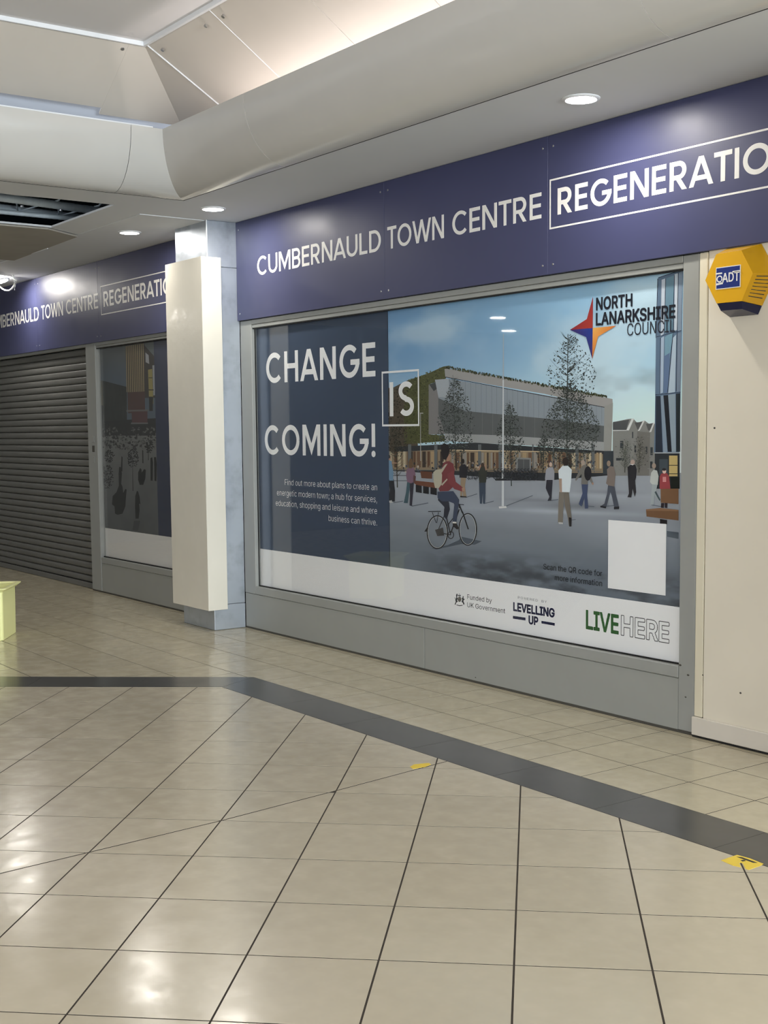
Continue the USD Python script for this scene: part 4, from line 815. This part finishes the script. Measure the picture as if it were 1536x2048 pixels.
S = [(T8(905, 575, 1105, 800, 1118, 1500, 925, 1500), (58, 54, 52)), (T8(945, 725, 1000, 770, 1012, 922, 950, 890), (138, 138, 142)), (T8(1065, 945, 1112, 940, 1125, 1450, 1080, 1460), (132, 134, 138)), (T8(990, 1020, 1060, 1005, 1082, 1600, 1010, 1600), (130, 120, 76)), (T8(1000, 1355, 1085, 1355, 1085, 1372, 1000, 1372), (40, 36, 30)), (T8(1000, 1150, 1065, 1150, 1065, 1165, 1000, 1165), (70, 62, 44)),
     (T8(600, 620, 905, 570, 930, 1400, 640, 1410), (84, 76, 64))]
for k in range(10): x = 612+32*k; S.append((T8(x, 618-k*5, x+13, 616-k*5, x+24, 1400, x+12, 1402), (140, 126, 98))); S.append((T8(x+15, 618-k*5, x+24, 616-k*5, x+34, 1390, x+27, 1392), (66, 58, 48)))
S += [(T8(640, 1405, 935, 1390, 940, 1760, 650, 1760), (74, 54, 52)), (E4(355, 390, 570, 385, 570, 402, 355, 408), (96, 92, 92)), (E4(405, 405, 560, 402, 560, 525, 410, 525), (78, 54, 56)), (E4(400, 512, 565, 512, 565, 526, 400, 528), (96, 94, 96)), (E4(575, 260, 615, 260, 612, 400, 578, 400), (40, 38, 38))]
pq.add('printed_tower', S)
S = []
for k in range(300):
    x, y = RNG.uniform(100, 650), RNG.uniform(560, 770); r = RNG.uniform(5, 18); c = (np.array((92, 92, 90)) if RNG.uniform() < .4 else np.array((46, 46, 46)))*RNG.uniform(.8, 1.1); S.append((E4(*np.array(ell(x, y, r, r*.6, RNG.uniform(0, 3), 7)).ravel()), tuple(c)))
pq.add('printed_crowd', S)
def tree2(bx_, by_, tx_, ty_, cx_, cy_, rx_, ry_, n):
    S = [(ln(E4(bx_, by_)[0], E4(tx_, ty_)[0], 1.6, .7), (34, 34, 32))]
    for k in range(n):
        a, r = RNG.uniform(0, 6.28), math.sqrt(RNG.uniform(0, 1)); S.append((E4(*np.array(ell(cx_+rx_*r*math.cos(a), cy_+ry_*r*math.sin(a), 9, 5, RNG.uniform(-1, 1), 5)).ravel()), tuple(np.array((26, 26, 25))*RNG.uniform(.7, 1.3))))
    return S
pq.add('printed_tree', tree2(140, 1480, 150, 1000, 170, 1040, 60, 120, 110)); pq.add('printed_tree', tree2(420, 1180, 415, 900, 420, 860, 55, 90, 110)); pq.add('printed_tree', tree2(570, 880, 570, 780, 575, 750, 40, 60, 60)); pq.add('printed_tree', tree2(200, 900, 205, 800, 190, 840, 50, 60, 70))
DKF = (14, 13, 12)
for pts in ([(285, 945, 300, 945, 312, 1010, 305, 1110, 318, 1140, 325, 1200, 345, 1160, 358, 1165, 350, 1260, 345, 1330, 318, 1400, 270, 1412, 245, 1400, 240, 1330, 215, 1310, 222, 1230, 260, 1190, 282, 1130, 280, 1010)],
            [(458, 1178, 470, 1185, 485, 1240, 492, 1310, 480, 1300, 484, 1370, 475, 1450, 445, 1450, 440, 1340, 442, 1230)], [(470, 1000, 490, 955, 503, 970, 505, 1000, 530, 965, 545, 975, 540, 1060, 520, 1120, 485, 1120, 470, 1070)],
            [(590, 860, 608, 850, 615, 900, 612, 1080, 592, 1078)], [(625, 850, 645, 850, 652, 920, 648, 1085, 630, 1080)], [(308, 840, 318, 850, 316, 990, 302, 985)], [(510, 780, 520, 785, 522, 910, 512, 908)]):
    pq.add('printed_person', [(E4(*pts[0]), DKF)])
pq.add('printed_shadow', [(E4(430, 1470, 490, 1470, 470, 1570, 415, 1560), (56, 58, 58))])
pq.sheet('navy_panel', xn, x1, .602, 2.28, 10, 10, lambda x, z: mixc((50, 54, 74), (45, 50, 68), fb(x, z, 1, 2, 2)))
pq.add('white_band', [(sbox(x0, FZ0-.008, x1, .604), (205, 203, 200))])

assert pr.n < .0105 and pq.n < .0085
